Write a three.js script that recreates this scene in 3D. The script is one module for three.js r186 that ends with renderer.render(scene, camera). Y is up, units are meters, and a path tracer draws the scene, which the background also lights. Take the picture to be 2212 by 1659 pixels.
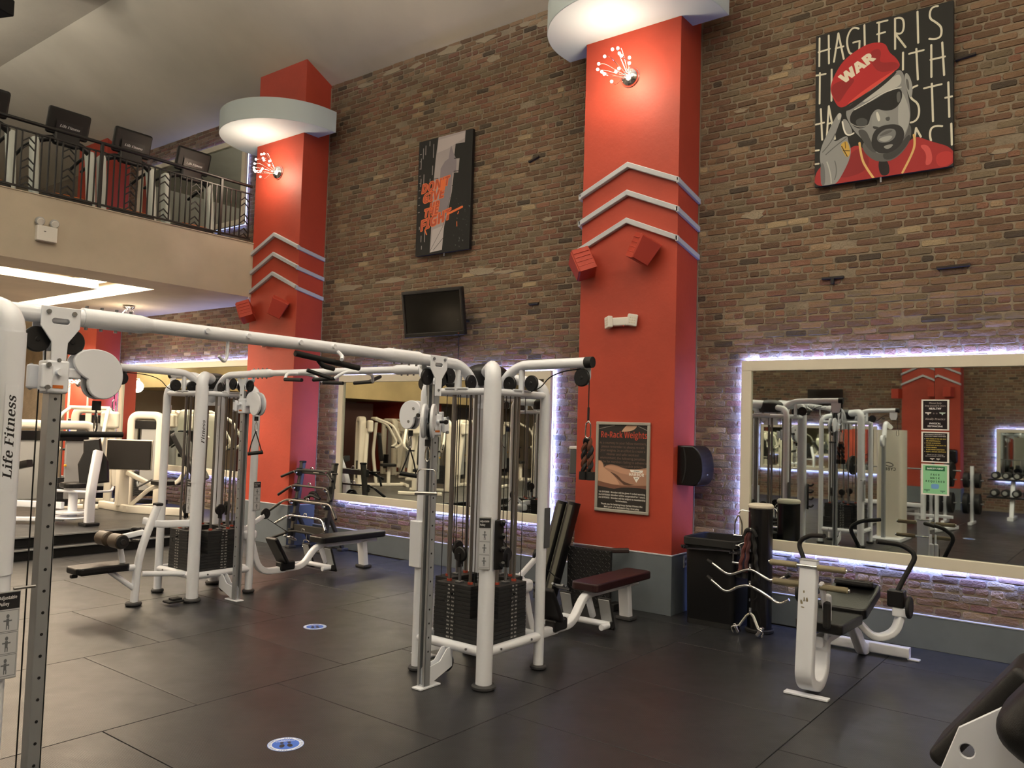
import * as THREE from 'three';
import { RoundedBoxGeometry } from 'three/addons/geometries/RoundedBoxGeometry.js';
import { mergeGeometries, toCreasedNormals } from 'three/addons/utils/BufferGeometryUtils.js';
import { RectAreaLightUniformsLib } from 'three/addons/lights/RectAreaLightUniformsLib.js';

// ---------------------------------------------------------------- camera, lights, exposure
const scene = new THREE.Scene();
const camera = new THREE.PerspectiveCamera(2 * Math.atan(829.5 / 1759.17) * 180 / Math.PI, 2212 / 1659, 0.05, 100);
camera.position.set(0, 1.8, 7.9);
camera.rotation.set(3.024 * Math.PI / 180, 37.66 * Math.PI / 180, 1.70 * Math.PI / 180, 'YXZ');
camera.updateMatrixWorld(true);
const renderer = new THREE.WebGLRenderer({ antialias: true });
renderer.toneMapping = THREE.LinearToneMapping;
renderer.toneMappingExposure = 0.92;
renderer.shadowMap.enabled = true;
RectAreaLightUniformsLib.init();
scene.background = new THREE.Color(0x000000);
const WARM = new THREE.Color(1.0, 0.80, 0.58), HALL = new THREE.Color(1.0, 0.97, 0.925), BLUE = new THREE.Color(0.27, 0.37, 1.0);
const HALL_NITS = 15, HALL_UP = 215, COVE_NITS = 48, SCONCE_CD = 3.0, LED_NITS = 170;
function areaLight(color, nits, w, h, pos, target) {
  const l = new THREE.RectAreaLight(color, nits, w, h);
  l.position.set(...pos); l.lookAt(...target); l.castShadow = true; l.name = 'area_light'; scene.add(l); return l;
}

// ---------------------------------------------------------------- helpers
let seed = 20240;
const rnd = () => { seed = (seed * 1664525 + 1013904223) >>> 0; return seed / 4294967296; };
const rr = (a, b) => a + (b - a) * rnd();
const V = (x, y, z) => new THREE.Vector3(x, y, z);
const PI = Math.PI;
const used = {};
function numbered(n) { if (!(n in used)) { used[n] = 0; return n; } used[n]++; return n + '_' + String(used[n]).padStart(3, '0'); }
function thing(name, label, category, pos = [0, 0, 0], turn = 0, group) {
  const o = new THREE.Group(); o.name = numbered(name); o.position.set(...pos); o.rotation.y = turn;
  o.userData = { label, category }; if (group) o.userData.group = group; scene.add(o); return o;
}
function struct(name, parent = scene, pos = [0, 0, 0]) {
  const o = new THREE.Group(); o.name = numbered(name); o.position.set(...pos); o.userData.kind = 'structure'; parent.add(o); return o;
}
function dup(root, pos, turn, label, group) {
  const r = root.clone(); r.name = numbered(root.name.replace(/_\d{3}$/, '')); r.userData = Object.assign({}, root.userData);
  r.position.set(...pos); if (turn !== undefined) r.rotation.y = turn;
  if (label) r.userData.label = label; if (group) r.userData.group = group; scene.add(r); return r;
}
function clean(g) {
  if (g.index) g = g.toNonIndexed();
  for (const k of Object.keys(g.attributes)) if (!['position', 'normal', 'uv', 'color'].includes(k)) g.deleteAttribute(k);
  if (!g.attributes.uv) g.setAttribute('uv', new THREE.BufferAttribute(new Float32Array(g.attributes.position.count * 2), 2));
  return g;
}
const G = (...gs) => { gs = gs.flat(9); return gs.length === 1 ? gs[0] : mergeGeometries(gs.map(clean)); };
function metreUV(g) {          // box-projected uv in metres
  g = clean(g); const p = g.attributes.position, n = g.attributes.normal, uv = g.attributes.uv;
  for (let i = 0; i < p.count; i++) {
    const ax = Math.abs(n.getX(i)), ay = Math.abs(n.getY(i)), az = Math.abs(n.getZ(i));
    if (ay >= ax && ay >= az) uv.setXY(i, p.getX(i), p.getZ(i)); else if (ax >= az) uv.setXY(i, p.getZ(i), p.getY(i)); else uv.setXY(i, p.getX(i), p.getY(i));
  }
  return g;
}
function mesh(name, geo, mat, parent, label) {
  if (Array.isArray(geo)) geo = G(geo);
  if (mat.userData.metre) geo = metreUV(geo);
  const m = new THREE.Mesh(geo, mat); m.name = name; m.castShadow = m.receiveShadow = true; if (label) m.userData.label = label; parent.add(m); return m;
}
function group(name, parent, pos = [0, 0, 0], ry = 0) { const g = new THREE.Group(); g.name = name; g.position.set(...pos); g.rotation.y = ry; parent.add(g); return g; }
const bx = (w, h, d, x = 0, y = 0, z = 0, r = 0.005) => {
  const g = r > 0 ? new RoundedBoxGeometry(w, h, d, 1, Math.min(r, w / 2.01, h / 2.01, d / 2.01)) : new THREE.BoxGeometry(w, h, d);
  g.translate(x, y, z); return g;
};
const bb = (x0, x1, y0, y1, z0, z1, r = 0) => bx(Math.abs(x1 - x0), Math.abs(y1 - y0), Math.abs(z1 - z0), (x0 + x1) / 2, (y0 + y1) / 2, (z0 + z1) / 2, r);
function between(g, a, b) { const d = V(b[0] - a[0], b[1] - a[1], b[2] - a[2]); g.applyQuaternion(new THREE.Quaternion().setFromUnitVectors(V(0, 1, 0), d.clone().normalize())); g.translate((a[0] + b[0]) / 2, (a[1] + b[1]) / 2, (a[2] + b[2]) / 2); return g; }
const len = (a, b) => Math.hypot(b[0] - a[0], b[1] - a[1], b[2] - a[2]);
const rod = (a, b, r, seg = 10, r2 = r) => between(new THREE.CylinderGeometry(r2, r, len(a, b), seg), a, b);
// lathe-like drum with rounded rims, axis 'x' 'y' or 'z'
function disc(r, t, c, axis = 'z', seg = 24, bev = 0.006) {
  bev = Math.min(bev, t / 2.1, r / 3);
  const g = new THREE.LatheGeometry([[0, -t / 2], [r - bev, -t / 2], [r, -t / 2 + bev], [r, t / 2 - bev], [r - bev, t / 2], [0, t / 2]].map(p => new THREE.Vector2(...p)), seg);
  if (axis === 'z') g.rotateX(PI / 2); if (axis === 'x') g.rotateZ(PI / 2);
  g.translate(...c); return toCreasedNormals(g, 0.5);
}
function roundPath(pts, r, n = 5) {
  const out = [V(...pts[0])];
  for (let i = 1; i < pts.length - 1; i++) {
    const a = V(...pts[i - 1]), b = V(...pts[i]), c = V(...pts[i + 1]);
    const rr2 = Math.min(Array.isArray(r) ? r[i - 1] : r, a.distanceTo(b) * 0.49, b.distanceTo(c) * 0.49);
    const p = b.clone().add(a.clone().sub(b).setLength(rr2)), q = b.clone().add(c.clone().sub(b).setLength(rr2));
    for (let k = 0; k <= n; k++) { const t = k / n; out.push(p.clone().multiplyScalar((1 - t) ** 2).addScaledVector(b, 2 * t * (1 - t)).addScaledVector(q, t * t)); }
  }
  out.push(V(...pts[pts.length - 1])); return out;
}
const circle = (r, n = 10) => Array.from({ length: n }, (_, i) => [r * Math.cos(i / n * 2 * PI), r * Math.sin(i / n * 2 * PI)]);
function rrect(w, h, r, n = 3) {
  const o = []; r = Math.min(r, w / 2.01, h / 2.01);
  for (const [cx, cy, a0] of [[w / 2 - r, h / 2 - r, 0], [-w / 2 + r, h / 2 - r, PI / 2], [-w / 2 + r, -h / 2 + r, PI], [w / 2 - r, -h / 2 + r, 1.5 * PI]])
    for (let k = 0; k <= n; k++) o.push([cx + r * Math.cos(a0 + k / n * PI / 2), cy + r * Math.sin(a0 + k / n * PI / 2)]);
  return o;
}
function sweep(path, section, up = [0, 1, 0], scaleFn) {
  const n = path.length, m = section.length, pos = [], idx = [];
  let N = V(...up), prevT = null;
  for (let i = 0; i < n; i++) {
    const t = (i === 0 ? path[1].clone().sub(path[0]) : i === n - 1 ? path[n - 1].clone().sub(path[n - 2]) : path[i + 1].clone().sub(path[i]).normalize().add(path[i].clone().sub(path[i - 1]).normalize())).normalize();
    if (prevT) N.applyQuaternion(new THREE.Quaternion().setFromUnitVectors(prevT, t));
    N.addScaledVector(t, -N.dot(t)); if (N.lengthSq() < 1e-8) N = Math.abs(t.x) < 0.9 ? V(1, 0, 0) : V(0, 0, 1), N.addScaledVector(t, -N.dot(t)); N.normalize();
    const B = t.clone().cross(N), s = scaleFn ? scaleFn(i / (n - 1)) : 1;
    for (const [u, v] of section) { const p = path[i].clone().addScaledVector(B, u * s).addScaledVector(N, v * s); pos.push(p.x, p.y, p.z); }
    prevT = t;
  }
  for (let i = 0; i < n - 1; i++) for (let j = 0; j < m; j++) { const a = i * m + j, b = i * m + (j + 1) % m, c = a + m, d = b + m; idx.push(a, b, c, b, d, c); }
  for (const [o, flip] of [[0, true], [(n - 1) * m, false]]) for (let j = 1; j < m - 1; j++) flip ? idx.push(o, o + j + 1, o + j) : idx.push(o, o + j, o + j + 1);
  const g = new THREE.BufferGeometry(); g.setAttribute('position', new THREE.Float32BufferAttribute(pos, 3)); g.setIndex(idx);
  return clean(toCreasedNormals(g, 0.7));
}
const tube = (pts, r, fil = 0.05, seg = 10, n = 5) => sweep(roundPath(pts, fil, n), circle(r, seg));
const rtube = (pts, w, h, fil = 0.05, up = [0, 1, 0], r = 0.012, n = 5) => sweep(roundPath(pts, fil, n), rrect(w, h, r), up);
function extr(pts, depth, bevel = 0.003, holes = []) {      // polygon in XY extruded along Z, centred
  const s = new THREE.Shape(pts.map(p => new THREE.Vector2(...p)));
  for (const h of holes) s.holes.push(new THREE.Path(h.map(p => new THREE.Vector2(...p))));
  const g = new THREE.ExtrudeGeometry(s, { depth: Math.max(depth - 2 * bevel, 0.0005), bevelEnabled: bevel > 0, bevelThickness: bevel, bevelSize: bevel, bevelOffset: -bevel, bevelSegments: 1, curveSegments: 8 });
  g.translate(0, 0, -depth / 2 + bevel); return g;
}
const rotY = (g, a) => { g.rotateY(a); return g; };
const mv = (g, x, y, z) => { g.translate(x, y, z); return g; };
function spline(pts, n = 24) { return new THREE.CatmullRomCurve3(pts.map(p => V(...p)), false, 'centripetal').getPoints(n); }
function pad(w, t, l, r = 0.03) {   // upholstered cushion w (x) by t (y) by l (z), crowned top, centred, base at y=0
  const pts = rrect(w, l, r, 4), g1 = new THREE.Shape(pts.map(p => new THREE.Vector2(...p)));
  const b = Math.min(t * 0.3, 0.015);
  const g = new THREE.ExtrudeGeometry(g1, { depth: t - 2 * b, bevelEnabled: true, bevelThickness: b, bevelSize: b, bevelOffset: -b, bevelSegments: 3, curveSegments: 6 });
  g.rotateX(-PI / 2); g.translate(0, b, 0); return g;
}

// ---------------------------------------------------------------- textures and materials
function tex(w, h, fn, srgb) {
  const d = new Uint8Array(w * h * 4);
  for (let y = 0; y < h; y++) for (let x = 0; x < w; x++) { const c = fn(x / w, y / h, x, y), i = (y * w + x) * 4; const a = Array.isArray(c) ? c : [c, c, c]; d[i] = a[0]; d[i + 1] = a[1]; d[i + 2] = a[2]; d[i + 3] = 255; }
  const t = new THREE.DataTexture(d, w, h); t.wrapS = t.wrapT = THREE.RepeatWrapping; t.magFilter = THREE.LinearFilter; t.minFilter = THREE.LinearMipmapLinearFilter; t.generateMipmaps = true;
  if (srgb) t.colorSpace = THREE.SRGBColorSpace; t.needsUpdate = true; return t;
}
const hash = (x, y) => { let h = (x * 374761393 + y * 668265263) | 0; h = Math.imul(h ^ (h >>> 13), 1274126177); return ((h ^ (h >>> 16)) >>> 0) / 4294967296; };
function vn(u, v, f, s = 0) { // tiling value noise, f cells
  const x = u * f, y = v * f, x0 = Math.floor(x), y0 = Math.floor(y), fx = x - x0, fy = y - y0, w = (a) => ((a % f) + f) % f;
  const sx = fx * fx * (3 - 2 * fx), sy = fy * fy * (3 - 2 * fy), h = (i, j) => hash(w(x0 + i) + s * 131, w(y0 + j) + s * 57);
  return (h(0, 0) * (1 - sx) + h(1, 0) * sx) * (1 - sy) + (h(0, 1) * (1 - sx) + h(1, 1) * sx) * sy;
}
const fbm = (u, v, f, o = 4, s = 0) => { let a = 0.5, t = 0, n = 0; for (let i = 0; i < o; i++) { t += a * vn(u, v, f << i, s + i); n += a; a *= 0.55; } return t / n; };
const rep = (t, sx, sy = sx) => { const c = t.clone(); c.repeat.set(sx, sy); c.needsUpdate = true; return c; };
const grainT = tex(256, 256, (u, v) => 255 * fbm(u, v, 16, 4, 3));
const blotchT = tex(256, 256, (u, v) => { const k = 205 + 50 * fbm(u, v, 4, 5, 9); return [k, k, k]; }, true);
const treadT = tex(256, 256, (u, v) => { // small staggered tread bars across the rubber
  const n = 32, row = Math.floor(v * n), fy = v * n - row, fx = ((u * n / 2 + (row % 2) * 0.5) % 1 + 1) % 1;
  return (fx > 0.12 && fx < 0.88 && fy > 0.25 && fy < 0.75 ? 225 : 40) + 30 * fbm(u, v, 32, 2, 5);
});
const scuffT = tex(512, 512, (u, v) => { const k = 200 + 42 * fbm(u, v, 6, 6, 21) + (fbm(u, v, 64, 3, 4) > 0.63 ? 10 : 0); return [k, k * 0.995, k * 0.985]; }, true);
const scuffR = tex(256, 256, (u, v) => 150 + 70 * fbm(u, v, 8, 5, 33));
function std(hex, rough = 0.5, o = {}) { const { metre, ...q } = o; const m = new THREE.MeshStandardMaterial({ color: new THREE.Color(hex), roughness: rough, ...q }); if (metre) m.userData.metre = true; return m; }
const M = {
  white: new THREE.MeshPhysicalMaterial({ color: new THREE.Color('#eaeef6'), roughness: 0.33, clearcoat: 0.25, clearcoatRoughness: 0.25 }),
  cream: std('#e2ddd0', 0.38),
  black: std('#0f0f11', 0.45), rubber: std('#141415', 0.7), foot: std('#38383a', 0.7), grip: std('#0c0c0d', 0.65),
  vinyl: std('#0b0b0c', 0.4, { bumpMap: rep(grainT, 10), bumpScale: 0.0008 }),
  vinylRed: std('#2c1315', 0.42, { bumpMap: rep(grainT, 10), bumpScale: 0.0008 }),
  foam: std('#463a2d', 0.42), foamTan: std('#8a8168', 0.7),
  plate: std('#1a1b1d', 0.55, { bumpMap: rep(grainT, 6), bumpScale: 0.0006 }),
  steel: std('#8e9093', 0.36, { metalness: 0.85 }), rod: std('#8d8a86', 0.3, { metalness: 0.85 }), chrome: std('#dcdcdc', 0.16, { metalness: 1 }),
  galv: std('#a9adb1', 0.38, { metalness: 0.6 }), cable: std('#0d0d0e', 0.5),
  orangeTag: std('#c86b25', 0.6), redBush: std('#a8422e', 0.5), grey: std('#9a9c9d', 0.5), greyDark: std('#4d4f51', 0.5),
  gunmetal: std('#4f4d49', 0.45, { metalness: 0.5 }),
  red: std('#bb452f', 0.62, { metre: true, map: rep(blotchT, 0.45), bumpMap: rep(grainT, 2), bumpScale: 0.001 }),
  spkRed: std('#a83622', 0.6),
  chev: std('#b4b9c0', 0.55), drum: std('#c2d0d6', 0.6),
  plaster: std('#c9bda9', 0.85, { metre: true, map: rep(blotchT, 0.3), bumpMap: rep(grainT, 1), bumpScale: 0.001 }),
  ceil: std('#d2c6ae', 0.9, { metre: true, map: rep(blotchT, 0.17), bumpMap: rep(grainT, 1), bumpScale: 0.0015 }),
  base: std('#6f7880', 0.6, { metre: true, map: rep(blotchT, 0.6) }), baseEdge: std('#b8bcc4', 0.5),
  cream2: std('#e6cf9c', 0.8, { metre: true, map: rep(blotchT, 0.3) }),
  patch: std('#948874', 0.95, { bumpMap: rep(grainT, 8), bumpScale: 0.004 }),
  frame: std('#d6d0c0', 0.5), glassMirror: std('#d4dcd8', 0.015, { metalness: 1 }),
  mat: std('#333437', 0.46, { metre: true, map: rep(scuffT, 0.55), roughnessMap: rep(scuffR, 0.8), bumpMap: rep(treadT, 3.2), bumpScale: 0.0007 }),
  slab: std('#0d0d0d', 0.9), iron: std('#100f0e', 0.45),
  mortar: std('#908371', 0.95, { metre: true, map: rep(blotchT, 1.3), bumpMap: rep(grainT, 3), bumpScale: 0.006 }),
  bulb: std('#ffffff', 0.4, { emissive: new THREE.Color(1, 0.82, 0.6), emissiveIntensity: 14 }),
  led: std('#ffffff', 0.4, { emissive: new THREE.Color(0.55, 0.66, 1.0), emissiveIntensity: 2.2 }),
  lampWarm: std('#ffffff', 0.4, { emissive: new THREE.Color(1, 0.86, 0.62), emissiveIntensity: 3.2 }),
  lampHall: std('#ffffff', 0.4, { emissive: new THREE.Color(1, 0.93, 0.82), emissiveIntensity: 3 }),
  screen: std('#0c0d0e', 0.12), blackGloss: std('#121214', 0.25), plastic: std('#d9d8d2', 0.45),
  treadGrey: std('#bcc3bf', 0.45), paper: std('#cfcfca', 0.7),
};
function canvasTex(w, h, draw) { const c = document.createElement('canvas'); c.width = w; c.height = h; const x = c.getContext('2d'); draw(x, w, h); const t = new THREE.CanvasTexture(c); t.colorSpace = THREE.SRGBColorSpace; t.anisotropy = 8; return t; }
const printMat = (t, rough = 0.6, o = {}) => new THREE.MeshStandardMaterial({ map: t, roughness: rough, ...o });
function face(w, h, x, y, z, ry = 0, rx = 0) { const g = new THREE.PlaneGeometry(w, h); if (rx) g.rotateX(rx); if (ry) g.rotateY(ry); g.translate(x, y, z); return g; }

// ---------------------------------------------------------------- the setting
const XL = -21, XR = 7, ZB = 16.6, YC = 8.0, WZ = 0.05, PLAT = 0.265, MEZ0 = 3.67, MEZ1 = 4.5, BALX = -10.8;
// floor: rubber mats laid in staggered strips over a slab
{
  const floor = struct('floor');
  mesh('slab', bb(XL - 0.3, XR + 0.3, -0.25, -0.012, -0.3, ZB + 0.3), M.slab, floor);
  const g = new Map(), put = (x0, x1, z0, z1) => {
    const k = [(x1 - x0).toFixed(3), (z1 - z0).toFixed(3)].join();
    const w = x1 - x0 - 0.005, d = z1 - z0 - 0.005;
    if (!g.has(k)) g.set(k, [0, 1, 2].map(i => { const q = metreUV(bx(w, 0.013, d, 0, 0, 0, 0.0035)), uv = q.attributes.uv; for (let j = 0; j < uv.count; j++) uv.setXY(j, uv.getX(j) + i * 3.37, uv.getY(j) + i * 1.91); return q; }));
    const m = new THREE.Mesh(g.get(k)[Math.floor(rnd() * 3)], matPlain); m.name = 'rubber_mat'; m.position.set((x0 + x1) / 2, -0.0065, (z0 + z1) / 2); m.receiveShadow = m.castShadow = true; floor.add(m);
  };
  var matPlain = M.mat.clone(); matPlain.userData = {};
  for (let i = -5; i < 7; i++) {
    const x0 = -3.18 + i * 1.52, off = i % 2 === 0 ? 0.6 : 0; let z = 0.07;
    for (let s = 4.345 + (i % 2 === 0 ? 0.595 : 0) - 4.76; s < ZB; s += 1.19) { const a = Math.max(z, s), b = Math.min(s + 1.19, ZB); if (b - a > 0.05) put(x0, Math.min(x0 + 1.52, XR), a, b); }
  }
}
// platform two steps up below the mezzanine, with its own rubber covering
{
  const p = struct('floor_platform');
  mesh('platform_body', [bb(XL - 0.1, -10.96, -0.005, PLAT - 0.012, -0.1, ZB + 0.1), bb(-10.96, -10.79, -0.005, 0.118, 0.05, ZB)], M.slab, p);
  mesh('platform_covering', bb(XL - 0.1, -10.945, PLAT - 0.012, PLAT, -0.1, ZB + 0.1), M.mat, p);
  mesh('step_covering', bb(-10.96, -10.775, 0.118, 0.13, 0.05, ZB), M.mat, p);
  mesh('nosing', [bb(-10.948, -10.936, PLAT - 0.018, PLAT + 0.002, 0.05, ZB), bb(-10.778, -10.766, 0.113, 0.132, 0.05, ZB)], M.grey, p);
}
// brick
const brickCols = ['#6f5844', '#755d48', '#654f3e', '#7d6550', '#6b5242', '#846c57', '#614c3c', '#746652', '#795847', '#4a4036', '#8a755d', '#6f5043', '#685b49', '#99876b'];
const brickMats = brickCols.map(c => std(c, 0.92, { bumpMap: rep(grainT, 1.5), bumpScale: 0.004 }));
const brickWeights = [4, 4, 4, 3, 4, 2, 3, 3, 3, 1.2, 1, 3, 3, 0.5];
const bwSum = brickWeights.reduce((a, b) => a + b);
const pickBrick = () => { let t = rnd() * bwSum; for (let i = 0; i < brickWeights.length; i++) { t -= brickWeights[i]; if (t < 0) return i; } return 0; };
function brickGeo(w, h, d, jit) { // proud block with worn corners, back at z=0, front at z=d
  const c = 0.010, a = [[-w / 2 + c, -h / 2], [w / 2 - c, -h / 2], [w / 2, -h / 2 + c], [w / 2, h / 2 - c], [w / 2 - c, h / 2], [-w / 2 + c, h / 2], [-w / 2, h / 2 - c], [-w / 2, -h / 2 + c]];
  const f = a.map(([x, y]) => [x * 0.975 + jit() * 0.0055, y * 0.92 + jit() * 0.005, d * (1 + jit() * 0.4)]), pos = [], uv = [], cz = d * (1.2 + jit() * 0.25);
  const tri = (...v) => { for (const p of v) { pos.push(...p); uv.push(p[0] * 4, p[1] * 4); } };
  for (let i = 0; i < 8; i++) { const j = (i + 1) % 8; tri([0, 0, cz], f[i], f[j]); const A = [...a[i], 0], B = [...a[j], 0]; tri(A, B, f[j]); tri(A, f[j], f[i]); }
  const g = new THREE.BufferGeometry(); g.setAttribute('position', new THREE.Float32BufferAttribute(pos, 3)); g.setAttribute('uv', new THREE.Float32BufferAttribute(uv, 2)); g.computeVertexNormals(); return g;
}
const jj = () => rnd() * 2 - 1;
const brickVariants = { s: Array.from({ length: 8 }, () => brickGeo(0.193, 0.053, 0.006, jj)), h: Array.from({ length: 6 }, () => brickGeo(0.090, 0.053, 0.006, jj)) };
function brickCourses(x0, x1, y0, y1, skip) {
  const list = []; let row = 0;
  for (let y = y0 + 0.034; y < y1; y += 0.068, row++) {
    const header = row % 6 === 3, L = header ? 0.105 : 0.21; let x = x0 + (row % 2 ? 0 : L / 2) + rr(-0.03, 0.03);
    for (; x < x1; x += L) { if (rnd() < 0.012) continue; const q = [x + rr(-0.004, 0.004), y + rr(-0.003, 0.003), header ? 'h' : 's', pickBrick(), rr(-0.012, 0.012), Math.floor(rnd() * 6)]; if (!skip(q[0], q[1], header ? 0.05 : 0.1)) list.push(q); }
  }
  return list;
}
function brickStuff(list, flip, zf) {
  const pos = [], nor = [], uv = [], col = [], cc = brickCols.map(c => new THREE.Color(c)), mtx = new THREE.Matrix4();
  for (const [x, y, k, ci, rot, vi] of list) {
    const g = brickVariants[k][vi]; mtx.makeRotationZ(rot); if (flip) mtx.premultiply(new THREE.Matrix4().makeRotationY(PI)); mtx.setPosition(x, y, zf);
    const p = g.attributes.position, n = g.attributes.normal, u = g.attributes.uv, v = V(0, 0, 0), sh = 0.9 + 0.2 * hash(Math.round(x * 100), Math.round(y * 100));
    for (let i = 0; i < p.count; i++) { v.fromBufferAttribute(p, i).applyMatrix4(mtx); pos.push(v.x, v.y, v.z); v.fromBufferAttribute(n, i).transformDirection(mtx); nor.push(v.x, v.y, v.z); uv.push(u.getX(i) + x * 3, u.getY(i) + y * 3); col.push(cc[ci].r * sh, cc[ci].g * sh, cc[ci].b * sh); }
  }
  const g = new THREE.BufferGeometry(); g.setAttribute('position', new THREE.Float32BufferAttribute(pos, 3)); g.setAttribute('normal', new THREE.Float32BufferAttribute(nor, 3)); g.setAttribute('uv', new THREE.Float32BufferAttribute(uv, 2)); g.setAttribute('color', new THREE.Float32BufferAttribute(col, 3)); return g;
}
const brickStuffMat = new THREE.MeshStandardMaterial({ vertexColors: true, roughness: 0.92, bumpMap: rep(grainT, 1.5), bumpScale: 0.004 });
const PILX = [-16.27, -10.25, -4.22, 1.81], PHW = 0.57, PZ = 0.53;
const MIR = [[-3.12, 1.15, 0.70, 2.52], [-9.14, -5.42, 0.69, 2.47], [-15.5, -11.2, 0.85, 2.76]];   // wall mirrors, outer frame
{
  const w = struct('wall_back');
  mesh('mortar', bb(XL - 0.3, XR + 0.3, -0.25, 8.3, -0.3, WZ), M.mortar, w);
  const inside = (x, y, m) => MIR.some(r => x > r[0] + 0.06 + m && x < r[1] - 0.06 - m && y > r[2] + 0.08 && y < r[3] - 0.08) || PILX.some(p => Math.abs(x - p) < PHW - m) || (x < BALX - 0.1 && y > MEZ0 + 0.05 && y < MEZ1 - 0.05);
  const list = brickCourses(-17.4, 3.6, 0.30, 6.87, inside);
  // the bricks that show largest become separate pieces
  const v = V(0, 0, 0), px = (x, y) => { v.set(x, y, 0.06).project(camera); return [(v.x + 1) * 1106, (1 - v.y) * 829.5]; };
  const score = list.map((q, i) => { const L = q[2] === 's' ? 0.1 : 0.047, a = px(q[0] - L, q[1]), b = px(q[0] + L, q[1]); const on = b[0] > 20 && a[0] < 2200 && a[1] > 10 && a[1] < 1650 && !(Math.abs(q[0] + 2.86) < 0.75 && q[1] < 0.9); return [on ? b[0] - a[0] : -1, i]; }).sort((a, b) => b[0] - a[0]);
  const single = new Set(score.slice(0, 300).map(s => s[1]));
  list.forEach((q, i) => { if (!single.has(i)) return; const m = new THREE.Mesh(brickVariants[q[2]][q[5]], brickMats[q[3]]); m.name = 'brick'; m.position.set(q[0], q[1], WZ); m.rotation.z = q[4]; m.castShadow = m.receiveShadow = true; w.add(m); });
  const rest = mesh('bricks', brickStuff(list.filter((_, i) => !single.has(i)), false, WZ), brickStuffMat, w); rest.userData.kind = 'stuff';
  // rough patches of old plaster and mortar left on the face of the wall
  const blob = (x, y, w, h) => { const n = 11, P = Array.from({ length: n }, (_, i) => { const a = i / n * 2 * PI, k = rr(0.6, 1.1); return [Math.cos(a) * w * k, Math.sin(a) * h * k]; }); mesh('plaster_patch', extr(P, 0.009, 0.002).translate(x, y, WZ + 0.0045), M.patch, w2); }, w2 = w;
  for (let x = -9.6; x < 3.4; x += rr(0.3, 0.75)) if (!PILX.some(p => Math.abs(x - p) < 0.8)) blob(x, rr(6.72, 6.84), rr(0.10, 0.24), rr(0.03, 0.06));
  for (const [x, y, a, b] of [[-9.1, 3.75, 0.3, 0.05], [-8.2, 3.78, 0.34, 0.045], [-6.6, 3.76, 0.3, 0.05], [-6.2, 3.72, 0.2, 0.03], [-5.6, 4.3, 0.09, 0.028], [-3.2, 5.1, 0.08, 0.026], [-3.05, 4.0, 0.13, 0.05], [-2.7, 4.85, 0.09, 0.026], [-6.5, 6.5, 0.12, 0.05], [-5.5, 6.4, 0.1, 0.06], [-0.9, 4.25, 0.09, 0.025]]) blob(x, y, a, b);
  for (const p of PILX) mesh('caulk_line', bb(p + PHW - 0.004, p + PHW + 0.012, 0.6, 6.85, WZ - 0.01, WZ + 0.014), M.patch, w);
  const bbd = struct('baseboard_back');
  mesh('board', [bb(-10.75, -9.66, 0, 0.28, 0.04, 0.075, 0.003), bb(-9.7, -4.77, 0, 0.28, 0.04, 0.075, 0.003), bb(-3.67, 4, 0, 0.28, 0.04, 0.075, 0.003)], M.base, bbd);
  mesh('edge_strip', [bb(-9.7, -4.77, 0.28, 0.292, 0.04, 0.08, 0.003), bb(-3.67, 4, 0.28, 0.292, 0.04, 0.08, 0.003)], M.baseEdge, bbd);
}
// ceiling: rises from the brick wall, then flat
{
  const c = struct('ceiling');
  const s = new THREE.Shape([[0.0, 6.865], [2.27, 8.0], [13.6, 8.0], [ZB + 0.2, 6.6], [ZB + 0.2, 8.4], [-0.1, 8.4], [-0.1, 6.815]].map(p => new THREE.Vector2(...p)));
  const g = new THREE.ExtrudeGeometry(s, { depth: XR - XL + 0.6, bevelEnabled: false }); g.rotateY(-PI / 2); g.translate(XR + 0.3, 0, 0);
  g.scale(1, 1, 1); mesh('ceiling_plaster', g, M.ceil, c);
}
{
  const l = struct('wall_left'); mesh('wall_plaster', bb(XL - 0.3, XL, -0.2, 8.3, -0.3, ZB + 0.3), M.plaster, l);
  const r = struct('wall_right'); mesh('wall_plaster', bb(XR, XR + 0.3, -0.2, 8.3, -0.3, ZB + 0.3), M.plaster, r);
}
// mezzanine: face beam, underside with a lit tray around a dropped panel, deck
{
  const m = struct('mezzanine'), X0 = XL, ox = -11.5, oz = 1.7, ix = -12.08, iz = 2.24, H = 0.26, z1 = 12.5;
  mesh('face_beam', bb(-11.0, BALX, MEZ0, MEZ1, 0.05, ZB), M.plaster, m);
  mesh('soffit', [bb(X0, -11.0, MEZ0, MEZ0 + 0.05, 0.05, oz), bb(ox, -11.0, MEZ0, MEZ0 + 0.05, oz, ZB), bb(X0, ox, MEZ0, MEZ0 + 0.05, z1 + 0.6, ZB), bb(X0, ox, MEZ0 + H, MEZ0 + H + 0.05, oz, z1 + 0.6), bb(ox, ox + 0.04, MEZ0 + 0.05, MEZ0 + H, oz, z1 + 0.6), bb(X0, ox + 0.04, MEZ0 + 0.05, MEZ0 + H, oz - 0.04, oz), bb(X0, ox + 0.04, MEZ0 + 0.05, MEZ0 + H, z1 + 0.6, z1 + 0.64)], M.plaster, m);
  mesh('tray_panel', bb(X0, ix, MEZ0 - 0.03, MEZ0 + 0.08, iz, z1), M.plaster, m);
  mesh('deck', bb(X0, -10.85, MEZ1 - 0.2, MEZ1 - 0.02, 0.05, ZB), M.slab, m);
  mesh('deck_covering', bb(X0, -10.83, MEZ1 - 0.02, MEZ1, 0.05, ZB), M.mat, m);
  mesh('edge_cap', bb(-10.99, -10.79, MEZ1, MEZ1 + 0.012, 0.53, ZB), M.plaster, m);
}
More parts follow.
